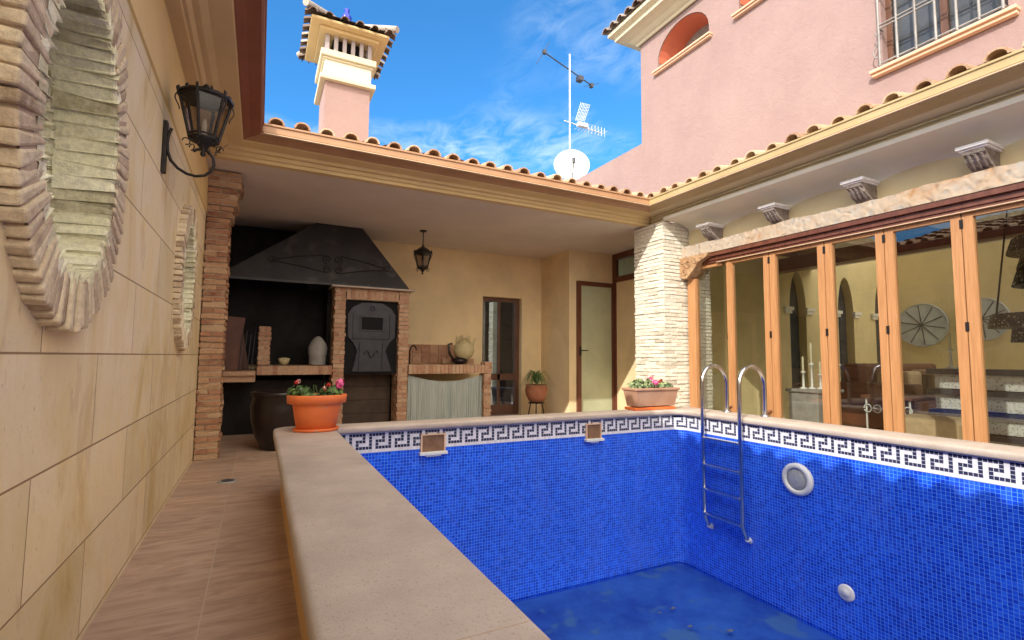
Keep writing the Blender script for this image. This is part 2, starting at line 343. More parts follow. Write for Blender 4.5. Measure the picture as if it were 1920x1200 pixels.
def bricks(mb, core, x0, x1, y0, y1, z0, z1, bl=.22, bh=.048, mor=.012, out=.006, jit=.003, vertical=False, caps=True):
    """real bricks laid round a rectangular block; core gets the mortar body"""
    core.box((x0 + .012, y0 + .012, z0), (x1 - .012, y1 - .012, z1 - .002))
    nz = max(1, round((z1 - z0) / (bh + mor))); H = (z1 - z0) / nz
    W = min(.11, (x1 - x0) / 2, (y1 - y0) / 2)
    for k in range(nz):
        za, zb = z0 + k * H + mor / 2, z0 + (k + 1) * H - mor / 2
        def run(L, flip):
            if vertical:
                n = max(1, round(L / (bh + mor))); e = [i * L / n for i in range(n + 1)]; return list(zip(e[:-1], e[1:]))
            n = max(1, round(L / bl)); st = L / n; e = [0]
            o = st / 2 if (k % 2) ^ flip else st
            while o < L - .03: e.append(o + rnd.uniform(-.02, .02)); o += st
            e.append(L); return list(zip(e[:-1], e[1:]))
        o1 = lambda: rnd.uniform(-out, out)
        for a, b in run(x1 - x0, False):
            for ya, yb in ((y0, y0 + W), (y1 - W, y1)):
                q = o1(); mb.box((x0 + a + mor / 2, ya - (q if ya == y0 else 0), za), (x0 + b - mor / 2, yb + (q if ya != y0 else 0), zb), rnd.random(), jit=jit)
        for a, b in run(y1 - y0, True):
            if (a < .001 or b > (y1 - y0) - .001) and k % 2 == 0 and (y1 - y0) > 2.2 * W: 
                a = max(a, W); b = min(b, y1 - y0 - W)
                if b - a < .02: continue
            for xa, xb in ((x0, x0 + W), (x1 - W, x1)):
                q = o1(); mb.box((xa - (q + .001 if xa == x0 else 0), y0 + a + mor / 2, za + .001), (xb + (q + .001 if xa != x0 else 0), y0 + b - mor / 2, zb - .001), rnd.random(), jit=jit)

# ------------------------------------------------------------------ the common measures
FL = -1.05            # patio floor
CT = -.55             # coping top
XW, YP, XR = -.05, 5.02, 4.59   # gutter faces: left wing, porch, right wing
YN = -6.0
def eave(o, z, wing, t):
    """point on the eave profile: offset o behind gutter face; t=0 near end, 1 at the far end"""
    if wing == 'L': return (XW - o, YN if t == 0 else YP + o, z)
    if wing == 'P': return ((XW - o) if t == 0 else (XR + o), YP + o, z)
    return (XR + o, (YP + o) if t == 0 else YN, z)
def sweep(name, prof, wing, mat, parent, closed=True, smooth=False):
    mb = MB(); n = len(prof)
    for i in range(n if closed else n - 1):
        a, b = prof[i], prof[(i + 1) % n]
        mb.face([eave(*a, wing, 0), eave(*b, wing, 0), eave(*b, wing, 1), eave(*a, wing, 1)], smooth=smooth)
    return mb.build(name, mat, parent)
GUT = [(0, 2.145), (-.008, 2.14), (-.008, 2.125), (.004, 2.118), (.004, 2.062), (.018, 2.052), (.018, 2.038), (.10, 2.028), (.15, 2.012), (.172, 2.012), (.172, 2.13)]
GLIP = [(-.006, 2.052), (.016, 2.050), (.016, 2.040), (-.006, 2.043)]
CORN = [(.15, 2.02), (.17, 2.005), (.29, 1.992), (.31, 1.965), (.345, 1.965), (.365, 1.93), (.385, 1.93), (.385, 1.893), (.46, 1.893), (.50, 1.93), (.50, 2.10), (.16, 2.10)]
PITCH = .217
def tile_roof(name, wing, parent, length, mat='roof_tile'):
    """barrel tiles with real hollow ends, courses stepping up the slope"""
    mb = MB(); sl = .27
    def pt(s, o, h):   # s along the eave, o up the slope, h above
        z = 2.155 + o * sl + h
        if wing == 'L': return (XW - o, s, z)
        if wing == 'P': return (s, YP + o, z)
        return (XR + o, s, z)
    if wing == 'P': s0, s1 = XW - .1, XR + .1
    else: s0, s1 = YN, YP
    n = int((s1 - s0) / PITCH); st = (s1 - s0) / n
    nc = int(length / .36)
    for i in range(n + 1):
        c = s0 + i * st
        for k in range(nc):
            jit = rnd.uniform(-.012, .012); a = .02 + k * .36 + (rnd.uniform(-.01, .012) if k == 0 else 0); b = a + .40
            if wing != 'P' and False: pass
            tn = rnd.random(); r0, r1 = rnd.uniform(.069, .078), .066; zj = rnd.uniform(-.006, .008)
            def arc(o, r, dz): return [pt(c + jit + r * math.cos(math.pi * q / 8), o, zj - .03 + dz + r * .92 * math.sin(math.pi * q / 8)) for q in range(9)]
            A, Bq = arc(a, r0, .028), arc(b, r1, .0)
            mb.grid([A, Bq], tn); 
            A2 = arc(a, r0 - .016, .028); B2 = arc(b, r1 - .016, 0)
            if k == 0:
                mb.grid([B2, A2], tn); mb.grid([A2, A], tn, False)
        # pan between
        cc = c + st / 2
        def pan(o, dz): return [pt(cc - .075 + .15 * q / 4, o, -.055 + dz + .03 * ((q - 2) / 2) ** 2) for q in range(5)]
        for k in range(nc):
            a = .03 + k * .36; mb.grid([pan(a, .012), pan(a + .38, 0)], rnd.random())
    # boarding below
    e = .03
    mb.face([pt(s0, .03, -.075), pt(s1, .03, -.075), pt(s1, length, -.075), pt(s0, length, -.075)])
    return mb.build(name, mat, parent)

# ------------------------------------------------------------------ ground
def frame_sheet(z, outer, inner):
    mb = MB(); (a, b, c, d), (e, f, g, h) = outer, inner    # x0,y0,x1,y1
    for q in (((a, b), (c, b), (g, f), (e, f)), ((c, b), (c, d), (g, h), (g, f)), ((c, d), (a, d), (e, h), (g, h)), ((a, d), (a, b), (e, f), (e, h))):
        mb.face([(x, y, z) for x, y in q])
    return mb
struct(frame_sheet(FL - .06, (-400, -400, 400, 400), (.3, -4.8, 4.3, 4.2)).build('ground', 'grey_stone'))
struct(frame_sheet(FL, (-.56, -6.2, 5.35, 8.3), (.3, -4.8, 4.3, 4.2)).build('patio_floor', 'floor'))

# ------------------------------------------------------------------ left wing: stone clad wall with round windows
LX = -.544
LW = thing('stone_wall', 'stone clad wall with brick ringed round windows under a reddish brown gutter', 'wall', (LX, 0, FL))
def circ(cy, cz, r, n=48): return [(cy + r * math.cos(2 * math.pi * i / n), cz + r * math.sin(2 * math.pi * i / n)) for i in range(n)]
OV = [(1.93, .68, .345, .50, 1.24), (4.50, .585, .31, .44, 1.24), (-.7, .66, .345, .50, 1.24)]
holed_wall('wall', [(YN, FL), (6.0, FL), (6.0, 1.45), (YN, 1.45)], [[(a + (p - a), b + (q - b) * (r + .12) / r) for p, q in circ(a, b, r - .004)] for a, b, r, _, _e in OV], lambda u, v, d: (LX - d, u, v), .02, 'slabs', LW)
B('frieze', (LX - .1, YN, 1.452), (LX + .012, 6.0, 1.892), 'frieze', LW)
sweep('cornice', [(o + (.02 if o > .3 else 0), z) for o, z in CORN], 'L', 'cornice', LW)
sweep('gutter', GUT, 'L', 'gutter_brown', LW)
tile_roof('tiled_roof', 'L', LW, 4.4)
for cy, cz, ri, ro, _e in OV:
    w = MB(); n = 84
    win = None
    for i in range(n):
        a0 = 2 * math.pi * (i + rnd.uniform(.03, .12)) / n; a1 = 2 * math.pi * (i + rnd.uniform(.88, .97)) / n
        q = ro + rnd.uniform(-.012, .010); xx = LX + .048 + rnd.uniform(-.005, .006); ii = ri + rnd.uniform(-.004, .008)
        P = lambda r, a, x: (x, cy + r * math.cos(a), cz + (r + .115) * math.sin(a))
        J = lambda p: (p[0] + rnd.uniform(-.004, .004), p[1] + rnd.uniform(-.004, .004), p[2] + rnd.uniform(-.004, .004))
        c8 = [J(P(r, a, x)) for x in (LX - .02, xx) for r in (ii, q) for a in (a0, a1)]
        t = rnd.random()
        for f in ((4, 5, 7, 6), (0, 1, 5, 4), (2, 6, 7, 3), (0, 4, 6, 2), (1, 3, 7, 5)): w.face([c8[k] for k in f], t)
    # mortar bed of the ring
    bed = MB(); N2 = 64
    for i in range(N2):
        a0, a1 = 2 * math.pi * i / N2, 2 * math.pi * (i + 1) / N2
        P = lambda r, a, x: (x, cy + r * math.cos(a), cz + (r + .115) * math.sin(a))
        bed.face([P(ri + .006, a0, LX + .044), P(ro - .02, a0, LX + .035), P(ro - .02, a1, LX + .044), P(ri + .03, a1, LX + .044)])
        bed.face([P(ro - .02, a0, LX + .044), P(ro - .02, a0, LX - .01), P(ro - .02, a1, LX - .01), P(ro - .02, a1, LX + .035)])
        bed.face([P(ri + .03, a0, LX + .044), P(ri + .03, a0, LX - .5), P(ri + .03, a1, LX - .5), P(ri + .03, a1, LX + .044)])
    rw = w.build('round_window', 'brick_ring', LW, .008)
    bed.build('mortar', 'mortar', rw)
    j = MB(); n = 58
    for d in range(3):
        xa, xb = LX + .045 - d * .18, LX + .045 - (d + 1) * .18 + .010
        for i in range(n):
            s = .5 * (d % 2); a0 = 2 * math.pi * (i + s + .06) / n; a1 = 2 * math.pi * (i + s + .94) / n
            if rnd.random() < .25: a1 += 0
            r = ri - .008 - rnd.uniform(.0, .011); P = lambda r, a, x: (x, cy + r * math.cos(a), cz + (r + .115) * math.sin(a))
            J = lambda p: (p[0] + rnd.uniform(-.005, .005), p[1] + rnd.uniform(-.004, .004), p[2] + rnd.uniform(-.004, .004))
            c8 = [J(P(q, a, x)) for x in (xa, xb) for q in (r, ri + .05) for a in (a0, a1)]; t = rnd.random()
            for f in ((0, 4, 5, 1), (4, 5, 7, 6), (0, 1, 3, 2), (0, 4, 6, 2), (1, 3, 7, 5)): j.face([c8[k] for k in f], t)
    jl = j.build('brick_lining', 'brick_green', rw, .007)
    jm = MB(); PP = lambda a, x: (x, cy + (ri - .008) * math.cos(a), cz + (ri + .107) * math.sin(a))
    for i in range(N2):
        a0, a1 = 2 * math.pi * i / N2, 2 * math.pi * (i + 1) / N2; jm.face([PP(a0, LX + .04), PP(a0, LX - .5), PP(a1, LX - .5), PP(a1, LX + .04)], .95, smooth=True)
    jm.build('lining_mortar', 'brick_green', jl)
    p = MB(); p.face([(LX - .505, y, z) for y, z in [(p, cz + (q - cz) * (ri + .145) / (ri + .03)) for p, q in circ(cy, cz, ri + .03)]]); p.build('backing', 'brick_green', rw)

# left brick pillar holding the porch
BP = thing('brick_pillar', 'rustic red brick pillar with a stepped brick capital beside the stone wall', 'pillar', (-.42, 6.1, FL))
mb, co = MB(), MB()
bricks(mb, co, -.54, -.325, 5.9, 6.25, FL, 1.42, bl=.18, bh=.045, mor=.014, out=.01, jit=.005)
mb.build('shaft', 'brick_red', BP); co.build('mortar', 'mortar', BP)
mb, co = MB(), MB()
for k, (e, z0, z1) in enumerate([(.03, 1.42, 1.54), (.065, 1.54, 1.72), (.10, 1.72, 1.888)]):
    bricks(mb, co, -.54, -.325 + e, 5.9 - e, 6.25, z0, z1, bl=.18, bh=.045, mor=.014, out=.01, jit=.005)
cp = mb.build('capital', 'brick_red', BP); co.build('mortar', 'mortar', BP)

# ------------------------------------------------------------------ porch
YB = 8.22
PO = thing('porch', 'ochre walled porch with pale flat ceiling and copper coloured gutter', 'porch', (2, YP, FL))
B('ceiling', (-.9, 5.45, 1.897), (6.9, YB + .3, 1.97), 'ceiling', PO)
sweep('cornice', CORN, 'P', 'cornice', PO)
sweep('gutter', GUT, 'P', 'gutter_copper', PO)
sweep('gutter_lip', GLIP, 'P', 'lip_light', PO)
tile_roof('tiled_roof', 'P', PO, 3.9)
# back wall with the back door opening
dx0, dx1, dz = 3.565, 4.36, 1.10
holed_wall('back_wall', [(-.9, FL), (dx0, FL), (dx0, dz), (dx1, dz), (dx1, FL), (4.86, FL), (4.86, 1.9), (-.9, 1.9)], [], lambda u, v, d: (u, YB + d, v), 0, 'ochre', PO)
mb = MB()
for a, b in (((dx0 - .001, YB, FL), (dx0, YB + .3, dz)), ((dx1, YB, FL), (dx1 + .001, YB + .3, dz)), ((dx0, YB, dz), (dx1, YB + .3, dz + .001))): mb.box(a, b)
mb.build('door_reveal', 'ochre', PO)
B('side_wall', (4.782, 7.252, FL), (4.858, YB - .001, 1.9), 'ochre', PO)
d2a, d2b, d2z = 4.925, 5.75, 1.35
holed_wall('front_wall', [(4.78, FL), (d2a, FL), (d2a, d2z), (5.72, d2z), (5.72, 1.9), (4.78, 1.9)], [], lambda u, v, d: (u, 7.25 + d, v), 0, 'ochre', PO)
B('left_end_wall', (-.62, 6.0, FL), (-.545, YB, 1.9), 'ochre', PO)
# back door
fr = MB()
fr.box((dx0, YB + .10, dz - .07), (dx1, YB + .17, dz)); fr.box((dx1 - .085, YB + .10, FL), (dx1, YB + .17, dz - .07))
fr.box((dx0, YB + .10, FL), (dx0 + .05, YB + .17, dz - .07))
D1 = fr.build('door', 'wood_brown', PO)
lf = MB(); lf.box((dx0 + .05, YB + .12, FL), (dx1 - .085, YB + .155, FL + .18)); lf.box((dx0 + .05, YB + .12, -.42), (dx1 - .085, YB + .155, -.30)); lf.box((dx0 + .36, YB + .12, FL + .18), (dx0 + .41, YB + .155, dz - .07))
lf.build('door_leaf', 'wood_brown', D1)
gm = MB(); gm.face([(dx0 + .05, YB + .135, FL + .18), (dx1 - .085, YB + .135, FL + .18), (dx1 - .085, YB + .135, dz - .07), (dx0 + .05, YB + .135, dz - .07)]); gm.build('door_glass', 'glass', D1)
# open dark yard added beyond the door, its column for the pillar's reflection
BY = thing('dark_backdrop', 'black backdrop wall added for the dark seen through the back door glass', 'wall', (4, 10.2, FL))
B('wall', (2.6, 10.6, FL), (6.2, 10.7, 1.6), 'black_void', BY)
BC = thing('reflection_column', 'narrow whitewashed brick column standing in for the pillar reflected in the back door glass', 'column', (4.4, 9.6, FL))
mb, co = MB(), MB(); bricks(mb, co, 4.33, 4.47, 9.45, 9.65, FL, 1.16, bl=.14, bh=.05, mor=.012)
mb.build('shaft', 'brick_white', BC); co.build('mortar', 'mortar_white', BC)
PT = thing('plastic_tub', 'dark plastic tub on the floor beyond the back door', 'tub', (4.2, 9.0, FL))
mb = MB(); mb.lathe([(.16, 0), (.22, .42), (.235, .42), (.235, .45), (.2, .45)], (4.35, 9.0, FL), 20); mb.build('body', 'oven_grey', PT)
# frosted door
fr = MB()
fr.box((d2a, 7.20, d2z - .075), (d2b, 7.27, d2z)); fr.box((d2a, 7.20, FL), (d2a + .075, 7.27, d2z - .075)); fr.box((d2b - .075, 7.20, FL), (d2b, 7.27, d2z - .075)); fr.box((d2a + .075, 7.215, FL), (d2b - .075, 7.255, FL + .08))
D2 = fr.build('door', 'wood_dark', PO); D2['label'] = 'brown framed door with a frosted green glass pane'
B('glass_pane', (d2a + .075, 7.228, FL + .08), (d2b - .075, 7.24, d2z - .075), 'frosted', D2)
mb = MB(); mb.tube([(d2a + .05, 7.20, .13), (d2a + .05, 7.15, .13), (d2a + .17, 7.145, .13)], .009); mb.box((d2a + .03, 7.19, .04), (d2a + .07, 7.20, .2)); mb.build('handle', 'iron', D2)
# glazed screen between door wall and the white pillar
fr = MB(); sx = 5.72
for a, b in (((sx, 5.65, 1.79), (sx + .07, 7.25, 1.89)), ((sx, 5.65, 1.37), (sx + .07, 7.25, 1.47)), ((sx - .003, 7.16, FL), (sx + .073, 7.247, 1.79)), ((sx, 6.4, 1.47), (sx + .07, 6.47, 1.79))): fr.box(a, b)
SCR = fr.build('window_frame', 'wood_dark', PO)
gm = MB(); gm.face([(sx + .03, 5.65, 1.47), (sx + .03, 7.16, 1.47), (sx + .03, 7.16, 1.79), (sx + .03, 5.65, 1.79)]); gm.build('pane', 'glass', SCR)
B('screen_wall', (sx + .02, 5.65, FL), (sx + .06, 7.16, 1.37), 'ochre', PO)
B('back_room_wall', (6.2, 5.8, 1.2), (6.25, 10.6, 1.895), 'ochre', PO)

# hanging lantern
def lantern(parent, c, rt, rb, h, n=6, lidh=.1, tilt=None):
    """six-sided lantern hanging/standing with its cage centred on c (bottom of glass)"""
    x, y, z = c; fr, gl = MB(), MB()
    P = lambda r, i, zz: (x + r * math.cos(2 * math.pi * i / n + .3), y + r * math.sin(2 * math.pi * i / n + .3), z + zz)
    for i in range(n):
        fr.tube([P(rb, i, 0), P(rt, i, h)], .009, 6)
        for r, zz, t in ((rb, 0, .010), (rt, h, .011), (rb + .006, .02, .006)): fr.tube([P(r, i, zz), P(r, i + 1, zz)], t, 6)
        gl.face([P(rb, i, .01), P(rb, i + 1, .01), P(rt, i + 1, h), P(rt, i, h)])
        # little crown leaves and scrolls
        for k in (0, .5):
            a = 2 * math.pi * (i + k) / n + .3; q = (math.cos(a), math.sin(a)); r = rt * 1.04 * (1 if k == 0 else .9)
            fr.tube([(x + q[0] * r, y + q[1] * r, z + h), (x + q[0] * r * 1.03, y + q[1] * r * 1.03, z + h + .028), (x + q[0] * r * .97, y + q[1] * r * .97, z + h + .04)], [.007, .009, .004], 5)
        a = 2 * math.pi * i / n + .3; q = (math.cos(a), math.sin(a))
        sc_ = [(x + q[0] * (rt * 1.05 + .012 * math.sin(t * 5)), y + q[1] * (rt * 1.05 + .012 * math.sin(t * 5)), z + h - t * h * .42) for t in [k / 8 for k in range(9)]]
        fr.tube(sc_, .0035, 5)
        cl = [(x + q[0] * (rb * .9 + .02 + .02 * math.cos(t)), y + q[1] * (rb * .9 + .02 + .02 * math.cos(t)), z - .035 + .02 * math.sin(t)) for t in [k * .7 for k in range(8)]]
        fr.tube(cl, .0035, 5)
    fr.lathe([(rt * 1.07, h), (rt * 1.07, h + .015), (rt * .85, h + lidh * .35), (rt * .4, h + lidh * .8), (rt * .16, h + lidh), (.012, h + lidh * 1.05), (.018, h + lidh * 1.2), (.006, h + lidh * 1.4)], c, n * 2)
    fr.lathe([(.01, -.1), (.016, -.085), (.008, -.07), (rb * .5, -.03), (rb * 1.06, -.008), (rb * 1.06, .006)], c, 12)
    fr.build('cage', 'iron', parent); gl.build('glass', 'lamp_glass', parent)
    b = MB(); b.lathe([(.012, .02), (.014, .09), (.008, .12), (.0, .13)], c, 8); b.build('candle_bulb', 'cream', parent)
HL = thing('hanging_lantern', 'black iron lantern hanging on a rod from the porch ceiling', 'lantern', (2.14, 7.22, 1.9))
lantern(HL, (2.14, 7.22, 1.33), .135, .08, .22)
mb = MB(); mb.lathe([(.05, -.02), (.055, -.004), (.03, 0)], (2.14, 7.22, 1.9), 12); mb.tube([(2.14, 7.22, 1.89), (2.14, 7.22, 1.63)], .008)
mb.build('rod', 'iron', HL)
WL = thing('wall_lantern', 'large black iron lantern on a scrolled bracket on the stone wall', 'lantern', (LX, 3.4, 1.2))
lantern(WL, (-.345, 3.4, 1.275), .135, .075, .245, lidh=.07)
mb = MB(); mb.box((LX, 3.375, 1.04), (LX + .022, 3.425, 1.345)); mb.build('wall_plate', 'iron', WL, .004)
mb = MB()
sp = [(-.505, 1.31), (-.518, 1.27), (-.522, 1.22), (-.518, 1.17), (-.50, 1.12), (-.465, 1.08), (-.42, 1.055), (-.375, 1.048), (-.33, 1.06), (-.30, 1.09), (-.285, 1.13), (-.292, 1.175), (-.315, 1.205), (-.345, 1.215), (-.375, 1.21), (-.395, 1.195)]
mb.tube([(a, 3.4, b) for a, b in sp], .0085, 8); mb.tube([(-.345, 3.4, 1.21), (-.345, 3.4, 1.275)], .012, 8); mb.tube([(-.52, 3.4, 1.24), (-.54, 3.4, 1.24)], .008)
mb.build('bracket', 'iron', WL)

# ------------------------------------------------------------------ barbecue kitchen
YQ = 7.3
BB = thing('barbecue', 'brick barbecue with a wide black metal hood and iron oven under the porch', 'barbecue', (.8, YQ, FL))
h = MB()
hb = [(-.52, 7.3, 1.015), (1.96, 7.3, 1.015), (1.96, YB - .005, 1.015), (-.52, YB - .005, 1.015)]
ht = [(.66, 7.52, 1.893), (1.30, 7.52, 1.893), (1.36, YB - .005, 1.893), (.60, YB - .005, 1.893)]
hl = [(x, y, z - .03) for x, y, z in hb]
for a, b in ((hb, ht), (hl, hb)):
    for i in range(4): h.face([a[i], a[(i + 1) % 4], b[(i + 1) % 4], b[i]])
h.build('hood', 'hood_black', BB)
mb = MB()
def onhood(x, z): return (x, 7.3 + (z - 1.015) / (1.893 - 1.015) * .22 - .008, z)
def curl(cx, cz, r, a0, turns, sg=1, n=22):
    return [onhood(cx + sg * r * (1 - .8 * k / n) * math.cos(a0 + turns * 2 * math.pi * k / n), cz + r * (1 - .8 * k / n) * math.sin(a0 + turns * 2 * math.pi * k / n)) for k in range(n + 1)]
for a, b in (((.12, 1.27), (.78, 1.16)), ((.12, 1.29), (.78, 1.42)), ((1.62, 1.27), (.98, 1.16)), ((1.62, 1.29), (.98, 1.42))): mb.tube([onhood(*a), onhood((a[0] + b[0]) / 2, (a[1] + b[1]) / 2 + .015), onhood(*b)], .009, 6)
for cx, sg in ((.10, 1), (1.64, -1)): mb.tube(curl(cx, 1.28, .06, 0, 1.2, sg), .008, 6)
for sg in (1, -1):
    mb.tube(curl(.88 + sg * .07, 1.36, .07, -1.5, 1.3, sg), .009, 6); mb.tube(curl(.88 + sg * .07, 1.21, .06, 1.5, -1.3, sg), .009, 6)
mb.build('scroll_ornament', 'iron', BB)
B('ledge', (.86, 7.20, .962), (2.03, YB - .006, .984), 'coping', BB, .004)
mb, co = MB(), MB()
bricks(mb, co, .915, 1.07, 7.30, 7.62, FL, .96, bl=.155, bh=.05, mor=.013, jit=.003); mb.build('pier', 'brick_bbq', BB); co.build('mortar', 'mortar', BB)
mb, co = MB(), MB()
bricks(mb, co, 1.82, 1.975, 7.30, 7.62, FL, .96, bl=.155, bh=.05, mor=.013, jit=.003); mb.build('pier', 'brick_bbq', BB); co.build('mortar', 'mortar', BB)
mb, co = MB(), MB()
bricks(mb, co, 1.073, 1.817, 7.305, 7.5, .80, .955, bl=.1, bh=.055, mor=.012, vertical=True); 
mb = MB()
n = 13
for i in range(n): mb.box((1.073 + i * .744 / n + .005, 7.302, .81), (1.073 + (i + 1) * .744 / n - .005, 7.42, .955), rnd.random(), jit=.003)
mb.build('brick_lintel', 'brick_bbq', BB); B('lintel_mortar', (1.075, 7.31, .803), (1.815, 7.5, .957), 'mortar', BB)
def soldier(name, x0, x1, y0, z0, z1, parent, mat='brick_bbq', dep=.3, top='brick_bbq'):
    mb = MB(); n = max(2, round((x1 - x0) / .062)); st = (x1 - x0) / n
    for i in range(n): mb.box((x0 + i * st + .004, y0 + rnd.uniform(-.004, .004), z0), (x0 + (i + 1) * st - .004, y0 + dep, z1), rnd.random(), jit=.002)
    mb.build(name, mat, parent)
    return B(name + '_mortar', (x0 + .004, y0 + .012, z0 + .004), (x1 - .004, YB - .01, z1 - .006), 'mortar', parent)
soldier('counter_edge', -.02, .913, 7.28, -.255, -.135, BB)
mb, co = MB(), MB(); bricks(mb, co, -.015, .13, 7.27, 7.5, -.13, .38, bl=.145, bh=.05, mor=.013); mb.build('divider_pier', 'brick_bbq', BB); co.build('mortar', 'mortar', BB)
mb = MB(); mb.box((-.54, 6.95, -.25), (-.03, YB - .02, -.20)); mb.box((-.54, 6.99, -.33), (-.03, YB - .02, -.252)); mb.build('side_shelf', 'brick_bbq', BB)
# sooty fire chamber
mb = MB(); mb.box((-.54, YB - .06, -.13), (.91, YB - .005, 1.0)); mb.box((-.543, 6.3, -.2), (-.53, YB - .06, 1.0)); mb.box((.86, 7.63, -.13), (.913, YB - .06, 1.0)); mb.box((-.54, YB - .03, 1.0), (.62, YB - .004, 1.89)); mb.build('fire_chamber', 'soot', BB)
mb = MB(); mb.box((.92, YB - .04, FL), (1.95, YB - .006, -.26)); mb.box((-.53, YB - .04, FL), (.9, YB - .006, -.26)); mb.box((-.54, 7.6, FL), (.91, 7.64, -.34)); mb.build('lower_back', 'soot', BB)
mb = MB()
for i in range(4): mb.box((1.075, 7.7, FL + i * .2), (1.81, 7.73, FL + .195 + i * .2))
mb.build('lower_boards', 'board_dark', BB)
# oven front
ov = MB(); ov.box((1.072, 7.38, -.26), (1.818, 7.55, .80)); OV_ = ov.build('oven', 'black_void', BB)
def plate_(pts, y0, y1):
    m = MB(); m.face([(x, y0, z) for x, z in pts]); 
    for i in range(len(pts)):
        p, q = pts[i], pts[(i + 1) % len(pts)]; m.face([(p[0], y0, p[1]), (p[0], y1, p[1]), (q[0], y1, q[1]), (q[0], y0, q[1])])
    return m
cx = 1.445
outl = [(-.26, -.22), (.30, -.22), (.24, -.04), (.20, .08), (.26, .20), (.33, .27), (.34, .60), (.27, .70), (.14, .77), (-.14, .77), (-.27, .70), (-.34, .60), (-.33, .27), (-.26, .20), (-.20, .08), (-.22, -.04)]
plate_([(cx + a, b) for a, b in outl], 7.345, 7.38).build('oven_front', 'oven_iron', OV_)
mb = MB()
for a, b in (((-.15, .36), (.15, .38)), ((-.15, .56), (.15, .58)), ((-.17, .36), (-.15, .58)), ((.15, .36), (.17, .58)), ((-.27, .25), (.27, .262)), ((-.17, -.18), (-.155, .2)), ((.155, -.18), (.17, .2)), ((-.27, .262), (-.255, .62)), ((.255, .262), (.27, .62))): mb.box((cx + a[0], 7.325, a[1]), (cx + b[0], 7.345, b[1]))
mb.tube([(cx - .1 + .02 * k, 7.335, .03 + .05 * math.sin(k * .9)) for k in range(11)], .01, 6); mb.tube([(cx + .03 * math.cos(t), 7.335, .69 + .03 * math.sin(t)) for t in [k * .7 for k in range(10)]], .006, 6)
mb.build('oven_mouldings', 'oven_iron', OV_)
B('oven_window', (cx - .15, 7.335, .38), (cx + .15, 7.345, .56), 'black_void', OV_)

SK = thing('sink_counter', 'brick sink counter with a tiled splashback right of the barbecue', 'counter', (2.6, YQ, FL))
soldier('counter_edge', 1.98, 3.33, 7.28, -.255, -.12, SK)
mb, co = MB(), MB(); bricks(mb, co, 3.2, 3.33, 7.30, 7.5, FL, -.26, bl=.13, bh=.05, mor=.013); mb.build('pier', 'brick_bbq', SK); co.build('mortar', 'mortar', SK)
mb, co = MB(), MB(); bricks(mb, co, 3.2, 3.335, 7.275, 7.45, -.255, -.07, bl=.13, bh=.05, mor=.013); mb.build('corner_block', 'brick_bbq', SK); co.build('mortar', 'mortar', SK)
mb = MB()
for i in range(8):
    for k in range(2): mb.box((1.99 + i * .15, YB - .03, -.11 + k * .16), (2.133 + i * .15, YB - .005, .045 + k * .16), rnd.random() * .5)
mb.build('splashback', 'brick_bbq', SK)
mb = MB(); 
for i in range(4): mb.box((2.72 + i * .14, 7.9, -.115), (2.855 + i * .14, 8.0, -.03 + .0 * i), rnd.random(), jit=.002)
mb.build('raised_edge', 'brick_bbq', SK)
mb = MB(); mb.tube([(2.05, 7.5, -.12), (2.05, 7.5, .08), (2.06, 7.47, .15), (2.09, 7.43, .17), (2.12, 7.4, .13), (2.125, 7.4, .09)], .012, 8); mb.build('tap', 'iron', SK)
CU = thing('curtain', 'grey green striped cloth hung in pleats below the sink counter', 'curtain', (2.6, YQ, FL))
rows = []
for k in range(15):
    t = k / 14; row = []
    for i in range(97):
        s = i / 96; x = 1.995 + 1.2 * s
        top = -.275 - .10 * math.sin(math.pi * s) ** .9; bot = -.99 + .02 * math.sin(9 * s)
        z = top + (bot - top) * t
        y = 7.35 + .026 * math.sin(i * .62 + 1.6 * math.sin(i * .13) + .5 * t) * (.4 + .6 * t) + .016 * math.sin(i * .27 + 2 * t)
        row.append((x, y, z))
    rows.append(row)
mb = MB(); mb.grid(rows); mb.build('cloth', 'curtain', CU)
# things standing on the counters
ST = thing('straw_bundle', 'pale dried bundle in a dark jug on the sink counter', 'decoration', (2.93, 7.6, -.12))
mb = MB(); mb.lathe([(.05, 0), (.11, .02), (.14, .06), (.10, .10), (.05, .12)], (2.90, 7.6, -.118), 16); mb.tube([(2.80, 7.6, -.05), (2.72, 7.58, .05), (2.70, 7.58, .2), (2.76, 7.58, .21)], .02, 6); mb.build('jug', 'dark_glaze', ST)
mb = MB(); mb.lathe([(.05, 0), (.13, .05), (.17, .14), (.16, .22), (.10, .30), (.03, .36)], (2.97, 7.6, -.05), 16)
for k in range(60):
    a = rnd.random() * 6.28; r = rnd.uniform(.05, .15); p = Vector((2.97 + r * math.cos(a), 7.6 + r * math.sin(a), .1)); mb.tube([p, p + Vector((rnd.uniform(-.03, .09), rnd.uniform(-.05, .05), rnd.uniform(.12, .26)))], .004, 4)
mb.build('dried_stems', 'straw', ST)
GJ = thing('grey_jar', 'grey lidded pot standing in the dark barbecue hearth', 'pot', (.70, 7.6, -.13))
mb = MB(); mb.lathe([(.11, 0), (.115, .12), (.12, .13), (.125, .16), (.13, .24), (.10, .32), (.05, .38), (.02, .40)], (.74, 7.55, -.125), 18); mb.build('body', 'grey_stone', GJ)
SB = thing('small_bowl', 'small pale bowl on the dark barbecue hearth', 'bowl', (.31, 7.5, -.13))
mb = MB(); mb.lathe([(.03, 0), (.06, .03), (.075, .08), (.06, .09), (.0, .10)], (.31, 7.5, -.125), 16); mb.build('body', 'straw', SB)
CB = thing('cutting_boards', 'reddish brown wooden boards and iron tools leaning at the left hearth', 'boards', (-.3, 7.5, -.2))
